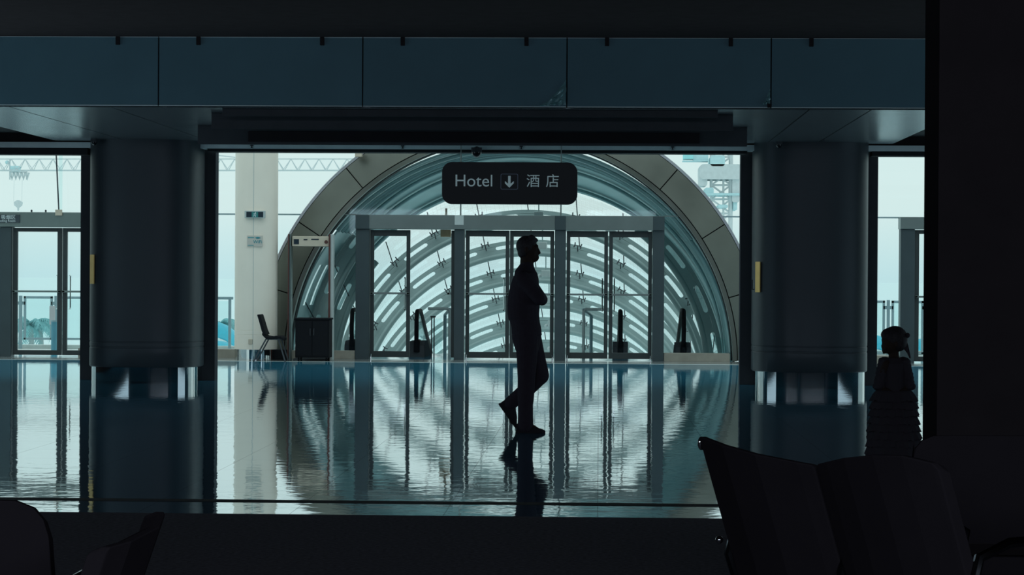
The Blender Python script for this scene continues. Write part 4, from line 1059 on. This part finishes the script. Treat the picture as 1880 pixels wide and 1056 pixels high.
hand(mb, wr, Vector((-0.35, 0.8, 0.35)), Vector((0.6, 0, 0.6)), 1); hand(mb, wr2, Vector((-0.45, -0.75, 0.30)), Vector((0.7, -0.4, 0.5)), -1)
# feet inside shoes
mb.caps(G(965, 779, -0.075), G(985, 788, -0.075), 0.038, 0.026); mb.caps(G(932, 744, 0.085), G(941, 775, 0.085), 0.038, 0.028)
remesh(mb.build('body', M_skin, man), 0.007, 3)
mb = MB(); torso(mb, 0.010); sh = MB()
sh_sh = G(961, 511, -0.185); mb2 = mb
wrA, wrB = arms(mb, 0.009)
# blouson hem puff at the back and lower front
mb.loft([elring(G(961, 572), m_(27.5), 0.175), elring(G(960.5, 583), m_(28), 0.18), elring(G(964, 588), m_(24.5), 0.172)])
mb.caps(G(944, 576, -0.03), G(944, 582, 0.03), m_(12), m_(12)); 
mb.loft([elring(G(968, 487.5), m_(12.5), 0.070), elring(G(967, 494), m_(13.5), 0.08)])
remesh(mb.build('shirt', M_shirt, man), 0.009, 4)
mb = MB()
mb.loft([elring(G(967, 585), m_(22.5), 0.165), elring(G(967, 600), m_(24.5), 0.178), elring(G(966.5, 613), m_(26.5), 0.18), elring(G(966.5, 628), m_(25), 0.17), elring(G(967.5, 642), m_(21.5), 0.15), elring(G(968, 656), m_(16), 0.12)])
leg_stand(mb, 0.006); leg_raised(mb, 0.006)
mb.ball(G(954, 618), (m_(14.5), 0.14, m_(17)), 16, 10)
mb.caps(G(965.5, 770, -0.075), G(965, 781, -0.075), m_(14.5), m_(14.8)); mb.caps(G(965.3, 740, -0.075), G(965.3, 772, -0.075), m_(14), m_(14.2))
remesh(mb.build('trousers', M_trou, man), 0.009, 4)
mb = MB(); mb.loft([elring(G(967, 589), m_(24.0), 0.176), elring(G(967, 594), m_(24.5), 0.178)]); mb.build('belt', M_trou, man)
def shoe(heel, toe, upn, dy, name='shoe', hk=1.0):
    h = G(*heel, dy); tt = G(*toe, dy); d = (tt-h); L = d.length; d.normalize(); u = Vector((-d.z, 0, d.x)) if upn > 0 else Vector((d.z, 0, -d.x))
    mb = MB(); prof = [(0.0, 0.030, 0.075), (0.12, 0.037, 0.085), (0.3, 0.038, 0.085), (0.5, 0.042, 0.062), (0.72, 0.048, 0.044), (0.9, 0.040, 0.034), (1.0, 0.020, 0.018)]
    prof = [(f, w, h_*(hk if f < 0.8 else 1)) for f, w, h_ in prof]
    rings = []
    for f, w_, hh in prof:
        c = h + d*L*f; rg = []
        for j in range(16):
            a_ = 2*pi*j/16; v = sin(a_)
            rg.append(c + Vector((0, cos(a_)*w_, 0)) + u*(hh*(0.5+0.5*v) if v > -0.3 else 0.35*hh*0))
        rings.append(rg)
    mb.loft(rings); o = mb.build(name, M_shoe, man, smooth=True)
    mb = MB(); rings = []
    for f, w_, hh in prof:
        c = h + d*L*(f*1.02-0.01); rings.append([c + Vector((0, -w_*1.05, 0)) - u*0.002, c + Vector((0, w_*1.05, 0)) - u*0.002, c + Vector((0, w_*1.05, 0)) + u*0.014, c + Vector((0, -w_*1.05, 0)) + u*0.014])
    mb.loft(rings); mb.build('sole', M_shoe, o)
shoe((948, 793.3), (1001, 793.6), 1, -0.075)
shoe((915.0, 743), (946, 787), 1, 0.085, hk=1.55)
# hair
mb = MB(); mb.ball(G(966.5, 451.5), (m_(19.3), 0.079, m_(19.0)), 28, 16)
mb.ball(G(962, 463), (m_(12), 0.072, m_(13)), 20, 12); mb.caps(G(976, 437, -0.03), G(985, 441, 0.0), 0.030, 0.016); mb.caps(G(976, 437, 0.03), G(984.5, 441, 0.02), 0.030, 0.016)
cut = []
o = mb.build('hair', M_hair, man); remesh(o, 0.007, 2)
# keep hair off the face by trimming the front lower part with a boolean box
cb_ = MB(); q = G(979, 446); cb_.v = []; cb_.box(G(978, 0).x, G(1010, 0).x, YMN-0.2, YMN+0.2, G(0, 500).z, G(0, 446).z)
cb_.box(G(969, 0).x, G(1010, 0).x, YMN-0.2, YMN+0.2, G(0, 500).z, G(0, 456).z); cb_.box(G(961, 0).x, G(1010, 0).x, YMN-0.2, YMN+0.2, G(0, 500).z, G(0, 465).z)
me_c = bpy.data.meshes.new('cut'); 
def trim_face(o, G_, planes):
    # bake the hair and drop vertices lying over the face
    dg = bpy.context.evaluated_depsgraph_get(); ev = o.evaluated_get(dg); me = bpy.data.meshes.new_from_object(ev)
    bm = bmesh.new(); bm.from_mesh(me); off = Vector(man['_o']) if G_ is G else None
    kill = []
    for v in bm.verts:
        w_ = v.co + o_off
        for x_, z_ in planes:
            if w_.x > x_ and w_.z < z_: kill.append(v); break
    bmesh.ops.delete(bm, geom=kill, context='VERTS'); bm.to_mesh(me); bm.free()
    o.modifiers.clear(); me.materials.clear(); me.materials.append(M_hair)
    for p in me.polygons: p.use_smooth = True
    o.data = me; s_ = o.modifiers.new('thickness', 'SOLIDIFY'); s_.thickness = 0.006; s_.offset = -1
bpy.context.view_layer.update(); o_off = Vector(man['_o'])
trim_face(o, G, [(G(980, 0).x, G(0, 446).z), (G(970, 0).x, G(0, 456).z), (G(962, 0).x, G(0, 466).z)])

# ================================================================ GIRL
YGL = FL(1640, 851).y
def K(px, py, dy=0.0): q = P(px, py, YGL); return Vector((q.x, YGL+dy, q.z))
sG = F/YGL
def k_(px): return px/sG
gc = K(1640, 800)
girl = thing('person', 'small girl with hair ribbon and ruffled dress by the right column', 'person', (gc.x, YGL, 0))
mb = MB()
mb.ball(K(1641, 624), (k_(22.5), k_(20), k_(22)), 24, 14); mb.ball(K(1634, 636), (k_(16), k_(15), k_(14)), 18, 10); mb.ball(K(1626, 644), (k_(7), k_(9), k_(5.5)), 12, 8)
mb.ball(K(1619.5, 635), (0.008, 0.010, 0.008), 8, 6); mb.ball(K(1621.5, 641), (0.008, 0.014, 0.005), 8, 6)
for sd in (-1, 1):
    mb.ball(K(1622.5, 628, sd*0.03), (0.012, 0.013, 0.011), 8, 6); mb.ball(K(1643, 632, sd*0.088), (0.014, 0.008, 0.022), 10, 6); mb.ball(K(1627, 638, sd*0.042), (0.022, 0.02, 0.02), 8, 6)
mb.caps(K(1641, 645), K(1641, 660), k_(9), k_(10))
mb.loft([elring(K(1641, 658), k_(12), 0.07), elring(K(1641, 668), k_(20), 0.115), elring(K(1641, 690), k_(21), 0.105), elring(K(1641, 715), k_(19), 0.095), elring(K(1641, 740), k_(22), 0.11), elring(K(1641, 760), k_(22), 0.11)])
def garm(sd, px_e, px_h):
    mb.caps(K(1641+sd*16, 668, -0.08 if sd < 0 else 0.02), K(px_e, 697, -0.05), 0.034, 0.028); mb.caps(K(px_e, 697, -0.05), K(px_h, 714, -0.07), 0.027, 0.019)
    w = K(px_h, 714, -0.07); d = (K(1641, 716, -0.13) - w).normalized(); up = Vector((0, 0, 1)); s2 = d.cross(up).normalized()
    mb.ball(w + d*0.022, (0.028, 0.024, 0.013), 10, 6)
    for off in (-0.015, -0.005, 0.005, 0.015):
        p = w + d*0.038 + s2*off; mb.caps(p, p + d*0.022 - up*0.006, 0.0055, 0.0045, 6)
    p = w + d*0.012 + s2*0.02*sd; mb.caps(p, p + d*0.02 + s2*0.01*sd, 0.0065, 0.005, 6)
garm(-1, 1614, 1622); garm(1, 1668, 1660)
for sd in (-1, 1):
    mb.caps(K(1641+sd*7, 755, sd*0.03), K(1641+sd*8, 800, sd*0.03), 0.058, 0.042); mb.caps(K(1641+sd*8, 800, sd*0.03), K(1641+sd*8, 843, sd*0.03), 0.042, 0.026)
    mb.caps(K(1641+sd*8, 844, sd*0.03), K(1632+sd*8, 846, sd*0.03), 0.024, 0.02)
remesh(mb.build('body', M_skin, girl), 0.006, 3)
def frill(z_py0, z_py1, r0, r1, amp, seed, ry=0.85, n=72):
    rnd = random.Random(seed); rings = []; ph = rnd.random()*6
    offs = [rnd.uniform(-1, 1) for _ in range(n)]
    for i in range(5):
        f = i/4; rg = []
        for j in range(n):
            a_ = 2*pi*j/n; rr_ = r0+(r1-r0)*(f**0.6) + amp*f*(0.6*sin(13*a_+ph) + 0.6*offs[j])
            c = K(1641, z_py0+(z_py1-z_py0)*f); rg.append((c.x + rr_*cos(a_), YGL + rr_*ry*sin(a_), c.z + amp*0.8*f*offs[(j*7) % n]))
        rings.append(rg)
    return MB().loft(rings, cap=False)
dress = MB()
dress.loft([elring(K(1641, 657), k_(17), 0.09), elring(K(1641, 668), k_(24), 0.13), elring(K(1641, 690), k_(24.5), 0.12), elring(K(1641, 722), k_(23), 0.11)])
o = dress.build('dress_bodice', M_tulle, girl, smooth=True)
fr = MB()
for i in range(9):
    y0 = 714 + i*14; r0 = k_(28 + i*2.3); q = frill(y0, y0+22, r0, k_(43 + i*1.35), 0.011, 20+i)
    fr.add(q.v, q.f)
o = fr.build('dress_skirt', M_tulle, girl); s_ = o.modifiers.new('thickness', 'SOLIDIFY'); s_.thickness = 0.004
for sd in (-1, 1):
    pf = MB(); rnd = random.Random(5+sd)
    for k in range(7):
        c = K(1641 + sd*(17+ k*1.6), 664 + k*7.5, -0.02); pf.ball(c, (k_(12.5), 0.085, k_(8.5)), 14, 8)
    o = pf.build('sleeve', M_tulle, girl); remesh(o, 0.008, 2)
    dsp = bpy.data.textures.new('ruffle', 'CLOUDS'); dsp.noise_scale = 0.03
    dm = o.modifiers.new('ruffle', 'DISPLACE'); dm.texture = dsp; dm.strength = 0.018; dm.mid_level = 0.5
for sd in (-1, 1):
    c0 = K(1641+sd*8, 848, sd*0.03); MB().ball((c0.x-0.02, c0.y, 0.026), (0.062, 0.028, 0.030), 14, 8).build('shoe', M_shoe, girl, smooth=True)
mb = MB(); mb.ball(K(1643, 621), (k_(23.5), k_(21.5), k_(22.5)), 26, 14); mb.ball(K(1648, 630), (k_(17), k_(19), k_(16)), 20, 12)
mb.ball(K(1634, 615), (k_(17), k_(17), k_(13)), 18, 10)
o = mb.build('hair', M_hair, girl); remesh(o, 0.007, 2)
mb = MB(); q = K(1661, 620)
mb.ball(q, 0.014, 10, 6); mb.ball(q + Vector((0.018, -0.03, 0.018)), (0.018, 0.03, 0.02), 10, 6); mb.ball(q + Vector((0.018, 0.03, 0.012)), (0.018, 0.03, 0.02), 10, 6)
mb.tube([K(1661, 622), K(1665, 638), K(1671, 658)], [0.010, 0.014, 0.006], 8, flat=0.5); mb.tube([K(1660, 622, -0.02), K(1662, 640, -0.02), K(1668, 650, -0.02)], [0.010, 0.014, 0.006], 8, flat=0.5)
mb.build('hair_ribbon', M_tulle, girl)

# ================================================================ BLACK PILLAR AND WAITING SEATS
YP = 11.5; x0 = PX(1696.5, YP+0.5, 400)
S(MB().box(x0, x0+1.3, YP, YP+0.5, 0, ZT), 'wall_pillar', M_black)
M_seat = mat('black_seat_shell', (0.034, 0.031, 0.037), 0.9, spec=0.0)
M_cuts = mat('dark_chrome', (0.09, 0.10, 0.11), 0.2, 1.0)
def seat_row(origin, ang, n, label, tops, zb=0.88, wid=0.56, lean=0.20, mirror=1):
    """row of beam seats; local x along the row, local -y is the sitting side"""
    t = thing('waiting_bench', label, 'bench', origin, 'black waiting benches in the foreground'); t.rotation_euler = (0, 0, ang)
    MB().box(0.02, wid*n-0.02, 0.05, 0.12, 0.30, 0.37).build('beam', M_seat, t, local=True, bevel=0.006)
    for k in range(n):
        xa, xb = k*wid+0.006, (k+1)*wid-0.006; prof = tops[k % len(tops)]
        # backrest: loft across the width, outline given by prof (fraction, extra height)
        rings = []
        for f, hz in prof:
            x = xa+(xb-xa)*f; rg = []; zt_ = zb+hz; bow = 0.045*(1-(2*f-1)**2)
            hs = [0.42, 0.5, 0.6, 0.7, 0.78, zt_-0.01, zt_]
            for z in hs: fz = (z-0.42)/0.46; rg.append((x, 0.10 + lean*fz + bow + 0.02, z))
            for z in reversed(hs): fz = (z-0.42)/0.46; rg.append((x, 0.10 + lean*fz + bow - (0.022 if z < zt_ else 0.0), z))
            rings.append(rg)
        MB().loft(rings).build('backrest', M_seat, t, local=True, bevel=0.004)
        rings = []
        for i in range(8):
            f = i/7; y = 0.12 - 0.50*f; z = 0.415 + 0.03*f*f + (0.05*(1-f)**4) - (0.03 if i == 7 else 0)
            rings.append([(xa, y, z), (xb, y, z), (xb, y, z-0.03), (xa, y, z-0.03)])
        MB().loft(rings).build('seat', M_seat, t, local=True, bevel=0.004)
    for k in range(n+1):
        x = k*wid
        if k < n or True:
            MB().tube([(x, 0.10, 0.36), (x, 0.16, 0.52), (x, 0.13, 0.62), (x, 0.02, 0.655), (x, -0.26, 0.655), (x, -0.33, 0.62), (x, -0.30, 0.50), (x, -0.1, 0.38), (x, 0.08, 0.34)], 0.016, 8).build('armrest', M_cuts, t, local=True, smooth=True)
    for x in ((wid*0.5, wid*(n-0.5)) if n > 1 else (wid*0.5,)):
        MB().tube([(x, 0.08, 0.32), (x, 0.08, 0.10)], 0.03, 10).tube([(x, 0.34, 0.025), (x, 0.2, 0.07), (x, 0.08, 0.11), (x, -0.1, 0.07), (x, -0.34, 0.025)], 0.025, 10).build('leg', M_cuts, t, local=True, smooth=True)
    return t
def at(px, py, z):                        # point of given height on a pixel's sight line
    d = ray(px, py); k = (z-CAMZ)/d.z; return Vector((d.x*k, d.y*k, z))
def bench_from(p, ang, n, xl, label, tops, zb, lean=0.16, wid=0.56):
    R_ = Matrix.Rotation(ang, 3, 'Z'); loc = Vector((p.x, p.y, 0)) - R_ @ Vector((xl, 0.10+lean, 0))
    return seat_row(tuple(loc), ang, n, label, tops, zb=zb, lean=lean, wid=wid)
# right bench: backs turned to the viewer's left, the row running away from near right to far left
far_ = [(0, -0.03), (0.02, -0.024), (0.1, -0.02), (0.4, -0.005), (0.7, 0.012), (0.98, 0.028), (1, 0.02)]
near_ = [(0, 0.0), (0.03, 0.02), (0.2, 0.035), (0.4, 0.03), (0.65, 0.012), (0.85, -0.008), (0.97, -0.02), (1, -0.045)]
flat_ = [(0, -0.09), (0.015, -0.05), (0.05, -0.022), (0.12, -0.004), (0.25, 0.0), (0.75, 0.0), (0.88, -0.004), (0.95, -0.022), (0.985, -0.05), (1, -0.09)]
b1 = bench_from(at(1293, 811, 0.88), radians(123.8), 2, 1.12, 'black waiting bench at the lower right with a pale edge at its left corner', [near_, far_], 0.87)
b2 = bench_from(at(1686, 803, 0.83), pi, 2, 1.12, 'black waiting bench at the right in front of the pillar, behind the nearer bench', [flat_], 0.83)
b3 = bench_from(at(92, 915, 0.88), pi, 2, 0.0, 'black waiting bench with rounded back at the lower left corner of the photo', [flat_], 0.88)
mir_ = [(0, 0.0), (0.03, 0.03), (0.1, 0.026), (0.4, 0.008), (0.8, -0.012), (0.98, -0.02), (1, -0.03)]
b4 = bench_from(at(289, 946, 0.86), radians(-100), 1, 0.0, 'single black waiting seat at the lower left, just right of the rounded bench', [mir_], 0.84, wid=0.30)
b2.location.y += 0.15

R1 = b1.rotation_euler.to_matrix()
MB().ball((1.119, 0.272, 0.875), (0.008, 0.014, 0.022), 14, 8).build('end_cap', M_chrome, b1, local=True, smooth=True)
MB().ball((1.125, 0.195, 0.565), 0.013, 14, 8).build('bolt', M_chrome, b1, local=True, smooth=True)
